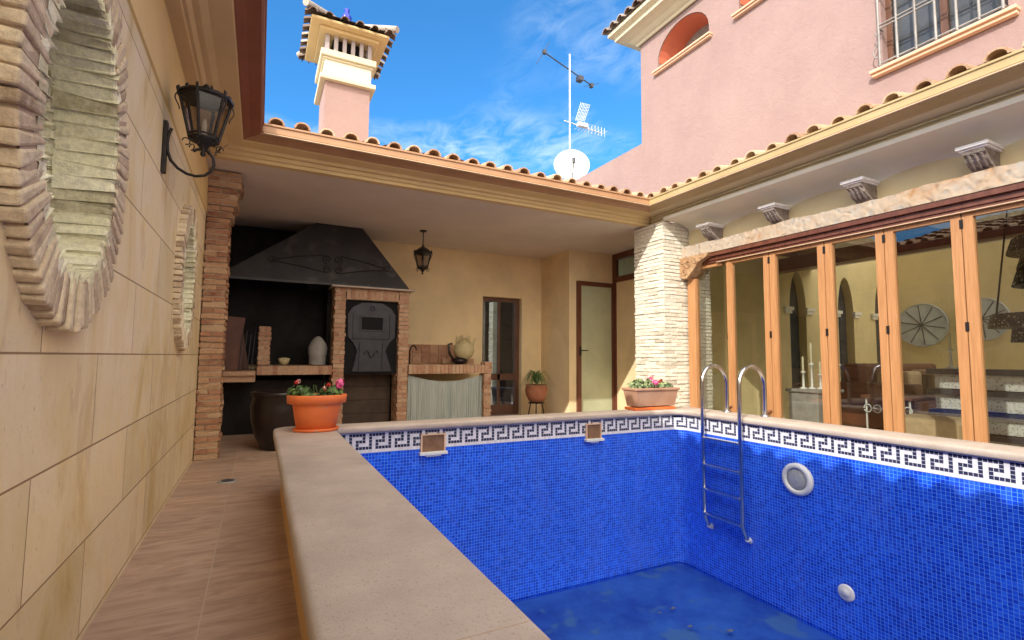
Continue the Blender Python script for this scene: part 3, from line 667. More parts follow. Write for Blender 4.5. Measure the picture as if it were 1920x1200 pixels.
mb = MB(); mt = Matrix.Translation((-.35, 7.5, -.195)) @ Matrix.Rotation(R(6), 4, 'Y'); mb.box((-.10, -.02, 0), (.10, .01, .70), mat=mt); mt = Matrix.Translation((-.2, 7.55, -.195)) @ Matrix.Rotation(R(-10), 4, 'Y'); mb.box((-.09, -.02, 0), (.09, .01, .58), mat=mt); mb.build('board', 'sofa', CB, .004)
mb = MB()
for k in range(4): mb.tube([(-.22 + .045 * k, 7.42, -.19), (-.20 + .05 * k, 7.46, .28 + .04 * (k % 2))], .007, 6)
mb.build('tool', 'oven_grey', CB)
DJ = thing('dark_jar', 'big dark brown glazed pot on the path floor behind the orange planter', 'pot', (.23, 6.3, FL))
mb = MB(); mb.lathe([(.15, 0), (.2, .03), (.27, .15), (.32, .34), (.33, .48), (.31, .58), (.33, .61), (.335, .64), (.29, .65), (.27, .6), (0, .58)], (.24, 6.3, FL), 32, sx=.92, sy=.92); mb.build('body', 'dark_glaze', DJ)
B('chair_back', (0, 0, 0), (.001, .001, .001), 'iron') and None
bpy.data.objects.remove(bpy.data.objects['chair_back'])

# ------------------------------------------------------------------ white brick pillar
WP = thing('white_brick_pillar', 'thick whitewashed brick pillar where porch and glass doors meet', 'pillar', (5.3, 5.35, FL))
mb, co = MB(), MB(); bricks(mb, co, 4.86, 5.76, 5.06, 5.65, FL, 1.885, bl=.20, bh=.04, mor=.011, out=.008, jit=.004)
mb.build('brickwork', 'brick_white', WP); co.build('mortar', 'mortar_white', WP)

# ------------------------------------------------------------------ right wing with folding glass doors
GW = thing('glazed_wing', 'cream wing with folding wood framed glass doors below a carved beam', 'building', (5.3, 0, FL))
YE = -5.8
sweep('cornice', [(o if o < .3 else o - .04, z) for o, z in CORN], 'R', 'cornice_right', GW)
sweep('gutter', GUT, 'R', 'gutter_ochre', GW)
sweep('gutter_lip', GLIP, 'R', 'lip_light', GW)
tile_roof('tiled_roof', 'R', GW, 1.45)
# scalloped cove: little vaults spring from corbel to corbel
SPAN = .91; c0 = 4.54 + SPAN
mb = MB(); rows = []
NY = 200
ys = [5.05 + (YE - 5.05) * i / NY for i in range(NY + 1)]
for y in ys:
    ph = ((c0 - y) / SPAN) % 1.0; ar = math.sin(math.pi * ph) ** .7      # 0 at the corbels, 1 mid span
    zb = 1.66 + .115 * ar; row = []
    for k in range(9):
        t = k / 8; ang = t * math.pi / 2
        x = 4.93 + (5.34 - 4.93) * math.sin(ang) ; z = zb + (1.888 - zb) * math.cos(ang)
        row.append((x, y, z))
    rows.append(row)
mb.grid(rows); mb.build('cove', 'cream', GW)
B('soffit_band', (4.86, YE, 1.886), (4.96, 5.05, 1.93), 'cream', GW)
B('upper_wall', (5.335, YE, 1.50), (5.5, 5.05, 1.93), 'cornice_right', GW)
def corbel(cy):
    s = MB(); s.box((5.03, cy - .105, 1.715), (5.33, cy + .105, 1.742)); s.box((5.055, cy - .09, 1.70), (5.33, cy + .09, 1.7145))
    a = s.build('corbel', 'corbel_white', GW, .004)
    pr = [(5.06, 1.70), (5.07, 1.67), (5.10, 1.655), (5.115, 1.62), (5.16, 1.585), (5.20, 1.575), (5.24, 1.545), (5.30, 1.535), (5.334, 1.51), (5.334, 1.70)]
    b = MB()
    for y, sgn in ((cy - .07, 1), (cy + .07, -1)): b.face([(p[0], y, p[1]) for p in (pr if sgn > 0 else pr[::-1])])
    for i in range(len(pr)):
        p, q = pr[i], pr[(i + 1) % len(pr)]; b.face([(p[0], cy - .07, p[1]), (q[0], cy - .07, q[1]), (q[0], cy + .07, q[1]), (p[0], cy + .07, p[1])])
    for k in (-.05, 0, .05): b.tube([(5.08, cy + k * .8, 1.665), (5.12, cy + k * .8, 1.63), (5.17, cy + k * .8, 1.585), (5.22, cy + k * .8, 1.565)], [.011, .016, .016, .01], 6)
    b.build('corbel_body', 'corbel_stone', a)
k = 0
while c0 - SPAN * (k + 1) > YE: corbel(c0 - SPAN * (k + 1)); k += 1
# carved beam with a wavy pierced upper edge
mb = MB(); n = 260; top = []
for i in range(n + 1):
    y = 5.05 + (YE - 5.05) * i / n
    top.append((y, 1.54 + .008 * math.sin(y * 4.0) + .006 * math.sin(y * 13 + 1) * math.sin(y * 2.3) + .003 * math.sin(y * 41)))
for i in range(n):
    (ya, za), (yb, zb) = top[i], top[i + 1]
    mb.face([(5.19, ya, 1.385), (5.19, yb, 1.385), (5.19, yb, zb), (5.19, ya, za)]); mb.face([(5.19, ya, za), (5.19, yb, zb), (5.33, yb, zb), (5.33, ya, za)])
mb.face([(5.19, 5.05, 1.385), (5.19, 5.05, top[0][1]), (5.33, 5.05, top[0][1]), (5.33, 5.05, 1.385)])
mb.build('carved_beam', 'carved', GW)
mb = MB(); mb.box((5.20, YE, 1.335), (5.40, 5.045, 1.383)); mb.box((5.235, YE, 1.285), (5.385, 5.045, 1.334)); mb.box((5.25, YE, 1.255), (5.375, 5.045, 1.284)); mb.build('door_head', 'wood_dark', GW)
B('head_trim', (5.228, YE, 1.247), (5.26, 4.5, 1.2545), 'lip_light', GW)
# carved bracket at the pillar end
pr = [(5.055, 1.383), (5.055, 1.19), (5.04, 1.12), (4.99, 1.09), (4.93, 1.09), (4.88, 1.13), (4.80, 1.20), (4.74, 1.28), (4.66, 1.31), (4.58, 1.34), (4.55, 1.383)]
mb = MB()
for x, sg in ((5.15, 1), (5.38, -1)): mb.face([(x, p[0], p[1]) for p in (pr if sg > 0 else pr[::-1])])
for i in range(len(pr)):
    p, q = pr[i], pr[(i + 1) % len(pr)]; mb.face([(5.15, p[0], p[1]), (5.15, q[0], q[1]), (5.38, q[0], q[1]), (5.38, p[0], p[1])])
for cy_, cz_, r in ((4.97, 1.17, .05), (4.9, 1.27, .06), (4.78, 1.31, .045), (4.68, 1.345, .025), (5.0, 1.32, .035)): mb.tube([(5.146, cy_ + r * (1 - .8 * q / 18) * math.cos(q * .6), cz_ + r * (1 - .8 * q / 18) * math.sin(q * .6)) for q in range(19)], .010, 5)
mb.build('carved_bracket', 'carved_warm', GW)
# folding doors
edges = [4.955, 4.375, 3.785, 3.145, 2.58, 1.99, 1.40, .81, .22, -.37, -.96, -1.55, -2.14, -2.73, -3.32, -3.91, -4.5, -5.09]
DB = FL + .03; DT = 1.255
for i in range(len(edges) - 1):
    a, b = edges[i], edges[i + 1]; m = MB(); g = .004
    wa = .072
    m.box((5.27, a - wa - g, DB), (5.33, a - g, DT)); m.box((5.27, b + g, DB), (5.33, b + wa + g, DT))
    if i == 0: m = MB(); m.box((5.26, 4.885, DB), (5.34, 5.02, 1.09)); m.box((5.26, 4.31, DB), (5.34, 4.375, DT))
    lo_, hi_ = b + wa + g, a - wa - g
    m.box((5.272, lo_, DB), (5.328, hi_, DB + .12)); m.box((5.272, lo_, DT - .045), (5.328, hi_, DT - .001))
    d = m.build('glass_door', 'wood', GW)
    gm = MB(); gm.face([(5.3, lo_, DB + .12), (5.3, lo_, DT - .045), (5.3, hi_, DT - .045), (5.3, hi_, DB + .12)]); gm.build('glass_pane', 'glass', d)
    if 0 < i:
        for z in (1.12, .25, -.8): B('hinge', (5.262, a - .012, z), (5.269, a + .012, z + .075), 'iron', d)
for yy in (4.34, 3.80):
    mb = MB(); mb.tube([(5.25, yy + .02, -.78), (5.20, yy + .03, -.74), (5.19, yy + .03, -.66), (5.21, yy + .02, -.60), (5.26, yy, -.585)], .014, 8); mb.build('pull_handle', 'wood_dark', GW)
# room behind the glass
RM = 5.8
B('room_floor', (5.36, YE, FL - .02), (12.2, RM, FL + .004), 'cream', GW)
B('room_ceiling', (5.36, YE, 1.94), (9.3, RM + .4, 2.0), 'cream', GW)  # ceiling stops short: the open roof beyond is added to light the room
B('roof_header', (9.22, YE, 1.70), (9.30, RM - .001, 1.939), 'cream', GW)
B('room_far_wall', (12.0, YE, FL), (12.1, RM, 2.9), 'room_ochre', GW)
B('room_near_wall', (5.36, YE - .1, FL), (12.0, YE, 1.94), 'room_ochre', GW)
def parch(cx, w, zs, zt, z0, n=10):   # pointed
    zt += .08
    L = [(cx - w, z0)]; 
    for i in range(n + 1):
        t = i / n; L.append((cx - w * (1 - t ** 1.5), zs + (zt - zs) * math.sin(t * math.pi / 2)))
    for i in range(1, n + 1):
        t = 1 - i / n; L.append((cx + w * (1 - t ** 1.5), zs + (zt - zs) * math.sin(t * math.pi / 2)))
    L.append((cx + w, z0)); return L
AR = [(8.85, .24), (10.35, .26), (11.6, .22)]
holed_wall('end_wall', [(5.77, FL), (12.0, FL), (12.0, 2.9), (9.31, 2.9), (9.31, 1.94), (5.77, 1.94)], [parch(c, w, .98, 1.56, -.72) for c, w in AR], lambda u, v, d: (u, RM + d, v), .15, 'room_ochre', GW)
B('niche_back', (8.2, RM + .15, -.9), (12.0, RM + .2, 1.75), 'dark_glass', GW)
for c, w in AR:
    for s in (-1, 1):
        m = MB(); q = c + s * (w + .07); m.box((q - .12, RM - .06, .90), (q + .12, RM, .96)); m.box((q - .09, RM - .04, .84), (q + .09, RM, .899)); m.build('capital', 'cream', GW)
for i in range(7):
    y = 5.2 - i * 1.5; B('ceiling_beam', (5.45, y - .09, 1.72), (9.21, y + .09, 1.938), 'wood_dark', GW)
B('cross_beam', (7.9, YE, 1.50), (8.12, RM - .01, 1.718), 'wood_dark', GW)

# furniture seen through the panes
def on(o): return o
SF = thing('sofa', 'reddish brown sofa with cushions behind the glass doors', 'sofa', (9, 4.2, FL))
m = MB(); m.box((8.2, 3.7, FL + .1), (10.6, 4.6, FL + .5)); m.build('seat', 'sofa', SF, .04)
m = MB(); m.box((8.2, 4.45, FL + .5), (10.6, 4.7, FL + 1.0)); m.build('backrest', 'sofa', SF, .05)
for q in (8.05, 10.55): m = MB(); m.box((q, 3.65, FL + .05), (q + .25, 4.7, FL + .72)); m.build('armrest', 'sofa', SF, .04)
for q in (8.6, 9.2, 9.9): m = MB(); m.box((q, 4.25, FL + .5), (q + .45, 4.42, FL + .88)); m.build('cushion', 'cushion', SF, .05)
PF = thing('pouf', 'square beige pouf on the room floor behind the glass', 'pouf', (6.8, 2.8, FL))
m = MB(); m.box((6.5, 2.6, FL + .006), (7.1, 3.25, FL + .42)); m.build('body', 'cushion', PF, .05)
IT = thing('iron_table', 'low table with white wrought iron scrollwork behind the glass', 'table', (7.3, 3.2, FL))
m = MB(); m.box((7.2, 3.3, FL + .55), (8.1, 3.9, FL + .59)); m.build('table_top', 'sofa', IT, .006)
m = MB()
for k in range(5):
    y = 3.36 + k * .115; m.tube([(7.22, y + .045 * math.cos(t), FL + .42 + .05 * math.sin(t)) for t in [q * .45 for q in range(14)]], .008, 5)
for p in ((7.25, 3.35), (7.25, 3.85), (8.05, 3.35), (8.05, 3.85)): m.tube([(p[0], p[1], FL + .005), (p[0], p[1], FL + .55)], .012, 6)
m.build('scroll_frame', 'white_iron', IT)
PD = thing('pedestal', 'grey stone pedestal standing just inside the glass doors', 'pedestal', (6.5, 4.2, FL))
m = MB(); m.box((6.45, 4.0, FL + .006), (6.95, 4.4, FL + .62)); m.box((6.42, 3.97, FL + .62), (6.98, 4.43, FL + .66)); m.build('block', 'grey_stone', PD, .01)
def candles(x, y, z, hs, label):
    t = thing('candlestick', label, 'candlestick', (x, y, z), 'white candles behind the glass doors')
    for i, hh in enumerate(hs):
        px, py = x + .09 * i, y - .06 * i
        m = MB(); m.lathe([(.045, 0), (.05, .012), (.015, .03), (.012, hh * .5), (.03, hh * .52), (.03, hh * .55), (.012, hh * .56)], (px, py, z), 12); m.build('holder', 'white_iron', t)
        m = MB(); m.lathe([(.013, hh * .56), (.013, hh), (.002, hh + .015)], (px, py, z), 8); m.build('candle', 'cream_bright', t)
candles(6.55, 4.25, FL + .66, (.42, .62, .36, .28), 'group of white candles on the grey pedestal behind the glass')
# stepped hearth
HS = thing('hearth_steps', 'stepped dark shelf with speckled white risers behind the glass', 'shelf', (7.6, 2.9, FL))
for k in range(4):
    m = MB(); m.box((7.3, 2.3, FL + .006 + k * .24), (7.9 , 3.1, FL + .17 + k * .24)); m.build('riser', 'speckled', HS)
    m = MB(); m.box((7.24, 2.24, FL + .172 + k * .24), (7.94, 3.16, FL + .236 + k * .24)); m.build('tread', 'oven_grey', HS)
candles(7.42, 2.98, FL + .956, (.42, .45, .48), 'three tall white candles on the stepped shelf behind the glass')
def pendant(x, y, z, r, lab, tiers):
    t = thing('pendant_lamp', lab, 'lamp', (x, y, 1.9), 'perforated metal lamps behind the glass doors')
    m = MB(); zz = z
    for q in tiers:
        m.lathe([(r * q, zz), (r * q * 1.0, zz + .02), (r * q * .93, zz + .15), (r * q * .90, zz + .16)], (x, y, 0), 24); zz += .17
    m.build('shade', 'perforated', t)
    m = MB()
    for k in range(4): m.tube([(x + r * .8 * math.cos(k * 1.57 + .4), y + r * .8 * math.sin(k * 1.57 + .4), zz - .02), (x + r * .4 * math.cos(k * 1.57 + .4), y + r * .4 * math.sin(k * 1.57 + .4), 1.938)], .010, 5)
    m.build('chain', 'iron', t)
pendant(7.9, 2.35, .22, .42, 'dark perforated metal lamp hanging low on long chains behind the glass', (.55, 1.0))
pendant(7.2, 1.75, .78, .55, 'large tiered dark perforated chandelier behind the rightmost glass pane', (1.0, .92, 1.05))
def plate(x, y, z, r, lab):
    t = thing('wall_plate', lab, 'wall plate', (x, y, z), 'round discs on the far wall')
    m = MB(); n = 36
    m.face([(x - .03, y + r * math.cos(2 * math.pi * i / n), z + r * math.sin(2 * math.pi * i / n)) for i in range(n)])
    m.grid([[(xx, y + rr * math.cos(2 * math.pi * i / n), z + rr * math.sin(2 * math.pi * i / n)) for i in range(n)] for xx, rr in ((x - .03, r), (x - .045, r * 1.03), (x, r * 1.05))], closed=True); m.build('dish', 'plate', t)
    m = MB()
    for k in range(5): m.tube([(x - .036, y + r * .95 * math.cos(k * .63 + .2), z + r * .95 * math.sin(k * .63 + .2)), (x - .036, y - r * .95 * math.cos(k * .63 + .2), z - r * .95 * math.sin(k * .63 + .2))], .008, 4)
    m.build('rib', 'oven_grey', t)
plate(11.99, 5.25, .72, .42, 'pale round wall disc with dark ribs seen left of the low hanging lamp')
plate(11.99, 4.30, .78, .38, 'pale round wall disc with dark ribs seen through the rightmost pane')
TB = thing('console_table', 'long pale console table behind the rightmost pane', 'table', (10.5, 2.9, FL))
m = MB(); m.box((9.6, 2.2, FL + .82), (10.4, 4.4, FL + .90)); m.build('table_top', 'cushion', TB, .01)
for p in ((9.7, 2.3), (9.7, 4.3), (10.3, 2.3), (10.3, 4.3)): m = MB(); m.box((p[0] - .04, p[1] - .04, FL + .005), (p[0] + .04, p[1] + .04, FL + .82)); m.build('leg', 'wood_brown', TB)

# ------------------------------------------------------------------ pink upper house
XP = 6.0
PH = thing('pink_house', 'pink upper storey with arched and barred windows above the glass doors', 'house', (XP, 2, 2.2))
def arch_win(y0, y1, z0, zs, zt, n=14):
    L = [(y0, z0), (y1, z0)]
    for i in range(n + 1):
        a = math.pi * i / n; L.append(((y0 + y1) / 2 + (y1 - y0) / 2 * math.cos(a), zs + (zt - zs) * math.sin(a)))
    return L
A1 = arch_win(5.20, 6.31, 4.99, 5.15, 5.60); A2 = arch_win(3.55, 4.66, 4.99, 5.15, 5.60)
RW = [(1.83, 3.20), (2.86, 3.20), (2.86, 4.55), (1.83, 4.55)]
RW2 = [(-1.2, 3.20), (-.17, 3.20), (-.17, 4.55), (-1.2, 4.55)]
holed_wall('wall', [(YN, 2.2), (6.74, 2.2), (6.74, 5.72), (YN, 5.72)], [A1, A2, RW, RW2], lambda u, v, d: (XP + d, u, v), .5, 'pink', PH, None)
mb = MB(); mb.box((XP + .002, 6.741, 2.2), (XP + .3, 11.5, 3.86)); mb.box((XP + .1, 6.70, 2.2), (12, 6.738, 5.72)); mb.build('low_wall', 'pink', PH)
# red glazed arch reveals
for A in (A1, A2):
    m = MB()
    for i in range(2, len(A) - 1):
        p, q = A[i], A[i + 1]; s = lambda p: ((A[0][0] + A[1][0]) / 2 + (p[0] - (A[0][0] + A[1][0]) / 2) * .985, p[1] - .006)
        p, q = s(p), s(q); m.face([(XP + .015, *p), (XP + .015, *q), (XP + .5, *q), (XP + .5, *p)])
    aw = m.build('arched_window', 'reveal_red', PH)
    m = MB(); m.face([(XP + .46, *p) for p in A]); m.build('pane', 'grey_stone', aw)
    m = MB(); m.box((XP - .085, A[0][0] - .07, 4.955), (XP + .16, A[1][0] + .07, 4.985)); m.box((XP - .06, A[0][0] - .06, 4.925), (XP - .001, A[1][0] + .06, 4.954)); m.build('sill', 'sill_orange', aw, .006)
for RWi in (RW, RW2):
    ya, yb = RWi[0][0], RWi[1][0]
    m = MB(); m.box((XP + .10, ya, 3.20), (XP + .14, ya + .05, 4.55)); m.box((XP + .10, yb - .05, 3.20), (XP + .14, yb, 4.55)); m.box((XP + .10, (ya + yb) / 2 - .03, 3.2), (XP + .14, (ya + yb) / 2 + .03, 4.55)); m.box((XP + .10, ya + .05, 3.2), (XP + .14, yb - .05, 3.26))
    bw = m.build('barred_window', 'wood_brown', PH)
    B('pane', (XP + .145, ya, 3.2), (XP + .16, yb, 4.55), 'dark_glass', bw)
    m = MB(); m.box((XP - .10, ya - .08, 3.155), (XP + .10, yb + .10, 3.19)); m.box((XP - .07, ya - .07, 3.12), (XP - .001, yb + .09, 3.1545)); m.build('sill', 'sill_orange', bw, .008)
    m = MB(); gx = XP - .085; n = 6
    for i in range(n + 1):
        y = ya + .01 + (yb - ya - .02) * i / n; m.tube([(gx, y, 3.20), (gx, y, 4.5)], .013, 6)
    for z in (3.225, 3.62, 3.66, 4.05, 4.5): m.tube([(gx, ya, z), (gx, yb, z)], .010, 6)
    for y in (yb, ya):
        for z in (3.225, 3.64, 4.05, 4.5): m.tube([(gx, y, z), (XP + .02, y, z)], .010, 6)
        m.tube([(gx + .0, y + .02 + .03 * math.sin(q * .5), 3.3 + q * .022) for q in range(14)], .007, 5)
    m.build('grille', 'grille_paint', bw)
# upper cornice and a row of old tiles
cor = [(-.02, 5.69), (-.05, 5.69), (-.06, 5.73), (-.10, 5.75), (-.16, 5.80), (-.25, 5.84), (-.33, 5.86), (-.33, 5.93), (-.42, 5.96), (-.42, 6.03), (.3, 6.03)]
m = MB()
for i in range(len(cor) - 1):
    p, q = cor[i], cor[i + 1]; e = lambda p: 6.74 - (p[0] if p[0] < 0 else 0)
    m.face([(XP + p[0], YN, p[1]), (XP + q[0], YN, q[1]), (XP + q[0], e(q), q[1]), (XP + p[0], e(p), p[1])])
    m.face([(XP + p[0], e(p), p[1]), (XP + q[0], e(q), q[1]), (12, e(q), q[1]), (12, e(p), p[1])])
m.build('cornice', 'cream_bright', PH)
m = MB(); 
y = 7.15
while y > YN:
    t = rnd.random(); r = .085; cxs = [(XP - .52 + j, .0 if j < .1 else 0) for j in (0,)]
    A_ = [(XP - .50, y + r * math.cos(math.pi * q / 8), 6.05 + r * math.sin(math.pi * q / 8)) for q in range(9)]; B_ = [(XP + .5, p[1], p[2] + .27) for p in A_]
    m.grid([A_, B_], t); m.grid([[(p[0], y + (p[1] - y) * .8, 6.05 + (p[2] - 6.05) * .8) for p in A_], A_], t, False)
    y -= .21
m.face([(XP - .46, YN, 6.04), (XP - .46, 7.2, 6.04), (XP + 3, 7.2, 6.9), (XP + 3, YN, 6.9)], .2)
m.build('tiled_roof', 'old_tile', PH)

# ------------------------------------------------------------------ chimney
CH = thing('chimney', 'pink chimney with cream mouldings, small columns and a tiled cap', 'chimney', (1.02, 7.9, 2.5))
B('shaft', (.70, 7.5, 2.4), (1.34, 8.27, 4.02), 'pink', CH)
m = MB(); e = .075
m.box((.70 - e, 7.5 - e, 4.02), (1.34 + e, 8.27 + e, 4.09)); m.box((.70 - .03, 7.47, 4.09), (1.37, 8.30, 4.115)); m.build('lower_moulding', 'cream_bright', CH, .01)
m = MB(); m.box((.69, 7.49, 4.115), (1.35, 8.28, 4.34))
for i in range(18):
    for k in range(3): m.box((.70 + i * .036, 7.481, 4.15 + .06 * k + .02 * (i % 2)), (.718 + i * .036, 7.489, 4.18 + .06 * k + .02 * (i % 2)))
m.build('frieze', 'cream', CH)
m = MB(); m.box((.70 - .04, 7.46, 4.34), (1.38, 8.31, 4.37)); m.box((.70 - e, 7.5 - e, 4.37), (1.34 + e, 8.27 + e, 4.465)); m.build('upper_moulding', 'cream_bright', CH, .01)
B('flue', (.80, 7.62, 4.40), (1.24, 8.15, 4.74), 'black_void', CH)
for i in range(6):
    x = .715 + i * .122
    for yy in (7.51, 8.19): B('colonnette', (x - .027, yy, 4.47), (x + .027, yy + .07, 4.74), 'mauve_plaster', CH)
for i in range(4):
    y = 7.66 + i * .13
    for xx in (.69, 1.29): B('colonnette', (xx, y, 4.47), (xx + .06, y + .055, 4.74), 'mauve_plaster', CH)
m = MB(); m.box((.60, 7.40, 4.74), (1.44, 8.37, 4.79)); m.box((.47, 7.28, 4.79), (1.57, 8.49, 4.83)); m.build('cap_soffit', 'cornice', CH, .01)
m = MB(); ctr = Vector((1.02, 7.885, 5.16))
hx, hy = .64, .70
def row_tiles(p0, p1, n):
    for i in range(n):
        t = (i + .5) / n; s = Vector(p0).lerp(Vector(p1), t); d = (ctr - s); along = (Vector(p1) - Vector(p0)).normalized()
        tn = rnd.random(); r = .06
        A_ = [s - Vector((0, 0, .03)) + along * r * math.cos(math.pi * q / 6) + Vector((0, 0, r * math.sin(math.pi * q / 6))) for q in range(7)]
        dd = Vector((d.x, d.y, 0)); pr_ = dd - along * dd.dot(along); L = pr_.length * (1 - abs(t - .5) * 1.75)
        off = pr_.normalized() * max(L, .08) + Vector((0, 0, max(L, .08) * .42))
        m.grid([A_, [a + off for a in A_]], tn); m.grid([[s + (a - s) * .75 for a in A_], A_], tn, False)
        m.grid([[s + (a - s) * .75 for a in A_], [s + (a - s) * .75 + off * .5 for a in A_]], .0)
Z0 = 4.845
c_ = [(ctr.x - hx, ctr.y - hy, Z0), (ctr.x + hx, ctr.y - hy, Z0), (ctr.x + hx, ctr.y + hy, Z0), (ctr.x - hx, ctr.y + hy, Z0)]
for i, n in enumerate((6, 7, 6, 7)): row_tiles(c_[i], c_[(i + 1) % 4], n)
ci_ = [ctr + (Vector(q) - ctr) * .86 for q in c_]
for i in range(4): m.face([ci_[i], ci_[(i + 1) % 4], ctr - Vector((0, 0, .03))], .3)
for i in range(4): m.tube([Vector(c_[i]) + Vector((0, 0, .06)), ctr + Vector((0, 0, .02))], .05, 8, .95)
m.build('tiled_cap', 'old_tile', CH)
m = MB(); m.lathe([(.03, 0), (.04, .04), (.015, .07), (.07, .13), (.08, .19), (.03, .26), (.045, .31), (0, .36)], (ctr.x, ctr.y, ctr.z - .02), 14); m.build('finial', 'cobalt', CH)

# ------------------------------------------------------------------ aerial and dish on the roof
AN = thing('tv_antenna', 'tall white mast with television aerials above the porch roof', 'antenna', (6.6, 10, 3.2))
m = MB(); m.tube([(6.61, 10, 2.9), (6.61, 10, 7.55)], .019, 8); m.build('mast', 'white_iron', AN)
m = MB(); p0, p1 = Vector((5.75, 9.8, 7.24)), Vector((7.52, 10.35, 7.16)); m.tube([p0, p1], .016, 6)
m.box((5.72, 9.76, 7.20), (5.80, 9.84, 7.29)); m.box((7.48, 10.3, 7.1), (7.56, 10.4, 7.2)); m.box((6.96, 10.1, 7.05), (7.10, 10.25, 7.17))
m.tube([p0 + Vector((-.2, 0, -.35)), p0 + Vector((.15, 0, .3))], .007, 5); m.tube([p1 + Vector((-.25, 0, -.1)), p1 + Vector((.25, 0, .12))], .007, 5)
m.build('upper_aerial', 'oven_grey', AN)
m = MB(); m.tube([(6.45, 10, 5.80), (7.75, 10.2, 5.84)], .014, 6)
for i in range(9): x = 6.95 + i * .1; m.tube([(x, 9.85 + .02 * i, 5.82), (x + .03, 10.35, 5.84)], .006, 4); m.tube([(x, 10.1, 5.70), (x, 10.1, 5.94)], .006, 4)
for i in range(7): m.tube([(6.78 + .045 * i, 10.0, 5.88 + .01 * i), (6.98 + .045 * i, 10.05, 6.42 - .0 * i)], .006, 4); 
for i in range(6): m.tube([(6.80 + i * .035, 10.0, 5.92 + i * .09), (7.07 + i * .035, 10.02, 5.95 + i * .09)], .006, 4)
m.box((6.85, 9.95, 5.76), (7.12, 10.05, 5.86)); m.build('lower_aerial', 'white_iron', AN)
SD = thing('satellite_dish', 'white round satellite dish at the foot of the aerial mast', 'satellite dish', (6.56, 9.9, 4.6))
m = MB(); rows = []
dirn = Vector((-.45, -.85, .25)).normalized(); ax = dirn.cross(Vector((0, 0, 1))).normalized(); up = ax.cross(dirn).normalized(); c = Vector((6.5, 9.75, 4.62))
for k in range(7):
    r = .43 * k / 6; dep = -.10 * (1 - (k / 6) ** 2)
    rows.append([c + dirn * dep + (ax * math.cos(2 * math.pi * j / 28) + up * math.sin(2 * math.pi * j / 28)) * max(r, .001) for j in range(28)])
m.grid(rows, closed=True); m.build('reflector', 'white_plaster', SD)
m = MB(); m.tube([c - up * .42, c - up * .25 + dirn * .40], .012, 6); m.tube([c - up * .25 + dirn * .40, c - up * .13 + dirn * .42], .035, 8); m.tube([c - up * .2 - dirn * .08, (6.58, 9.98, 3.6)], .02, 6); m.build('feed_arm', 'oven_grey', SD)

# ------------------------------------------------------------------ swimming pool
SP = thing('swimming_pool', 'raised rim swimming pool, nearly empty, with blue mosaic and a Greek key border', 'swimming pool', (2.3, 0, FL))
def rrect(x0, y0, x1, y1, rad, k=8):
    L = []
    for (cx_, cy_, a0), r in zip(((x1, y1, 0), (x0, y1, 90), (x0, y0, 180), (x1, y0, 270)), rad):
        sx_, sy_ = (1 if cx_ == x1 else -1), (1 if cy_ == y1 else -1)
        for i in range(k + 1):
            a = R(a0 + 90 * i / k); L.append((cx_ - sx_ * r + r * math.cos(a), cy_ - sy_ * r + r * math.sin(a)))
    return L
outer = rrect(.12, -4.7, 4.44, 4.30, (.12, .10, .1, .1)); inner = rrect(.54, -4.4, 4.08, 4.055, (.13, .03, .1, .1))
def off(loop, d, o):    # shrink/grow an axis aligned rounded rect
    cx_ = 2.3; cy_ = -.2; return [(x + (d if x > cx_ else -d), y + (d if y > cy_ else -d)) for x, y in loop]
m = MB(); n = len(outer)
prof = [(outer, -.075, CT - .06), (outer, -.0, CT - .055), (outer, .0, CT - .018), (outer, -.006, CT - .005), (outer, -.02, CT), (inner, .012, CT), (inner, .003, CT - .005), (inner, 0, CT - .014), (inner, 0, CT - .042), (inner, .006, CT - .05), (inner, .05, CT - .052)]
rows = [[(x, y, z) for x, y in off(L, d, 0)] for L, d, z in prof]
m.grid(rows, smooth=True, closed=True)
# one coping stone runs all the way round the rim
cp_ = m.build('coping', ['coping'], SP)
jm = MB()
for yy in (3.05, 1.6, .15, -1.3): jm.box((4.10, yy, CT - .01), (4.42, yy + .004, CT + .0006))
for yy in (2.62, .95): jm.box((.142, yy, CT - .01), (.525, yy + .003, CT + .0005))
for xx in (1.55, 2.75): jm.box((xx, 4.07, CT - .01), (xx + .003, 4.278, CT + .0005))
jm.build('coping_joints', 'mortar', cp_)
pw = MB(); L = off(outer, -.065, 0)
for i in range(n): pw.face([(*L[i], FL), (*L[(i + 1) % n], FL), (*L[(i + 1) % n], CT - .055), (*L[i], CT - .055)])
pw.build('rim_wall', 'parapet', SP)
# mosaic walls: perimeter walked so that s grows left to right as seen from inside
W = off(inner, .045, 0); W = W[::-1]
# start the walk in the back left corner
st_ = min(range(n), key=lambda i: (W[i][0] - .5) ** 2 + (W[i][1] - 4.1) ** 2); W = W[st_:] + W[:st_] + [W[st_]]
S = [0]
for i in range(n): S.append(S[-1] + math.dist(W[i], W[i + 1]))
T = .0255; ZT = CT - .052
m = MB(); PF_ = -2.19
ZB = ZT - 6.35 * T
for i in range(n):
    m.face([(*W[i], ZT), (*W[i + 1], ZT), (*W[i + 1], PF_), (*W[i], PF_)], uv=[(S[i], ZT + 5), (S[i + 1], ZT + 5), (S[i + 1], PF_ + 5), (S[i], PF_ + 5)], smooth=False)
m.build('mosaic_wall', 'mosaic', SP)
KEY = ["111110", "100010", "101110", "101000", "101111"]
def at(s):
    for i in range(n):
        if s <= S[i + 1] + 1e-9:
            t = (s - S[i]) / max(1e-9, S[i + 1] - S[i]); return Vector((W[i][0] + (W[i + 1][0] - W[i][0]) * t, W[i][1] + (W[i + 1][1] - W[i][1]) * t))
    return Vector(W[-1])
cen = Vector((2.3, 0)); m = MB(); nt_ = int(S[-1] / T)
pts = []
for k in range(nt_ + 1):
    p = at(min(k * T, S[-1])); pts.append(p)
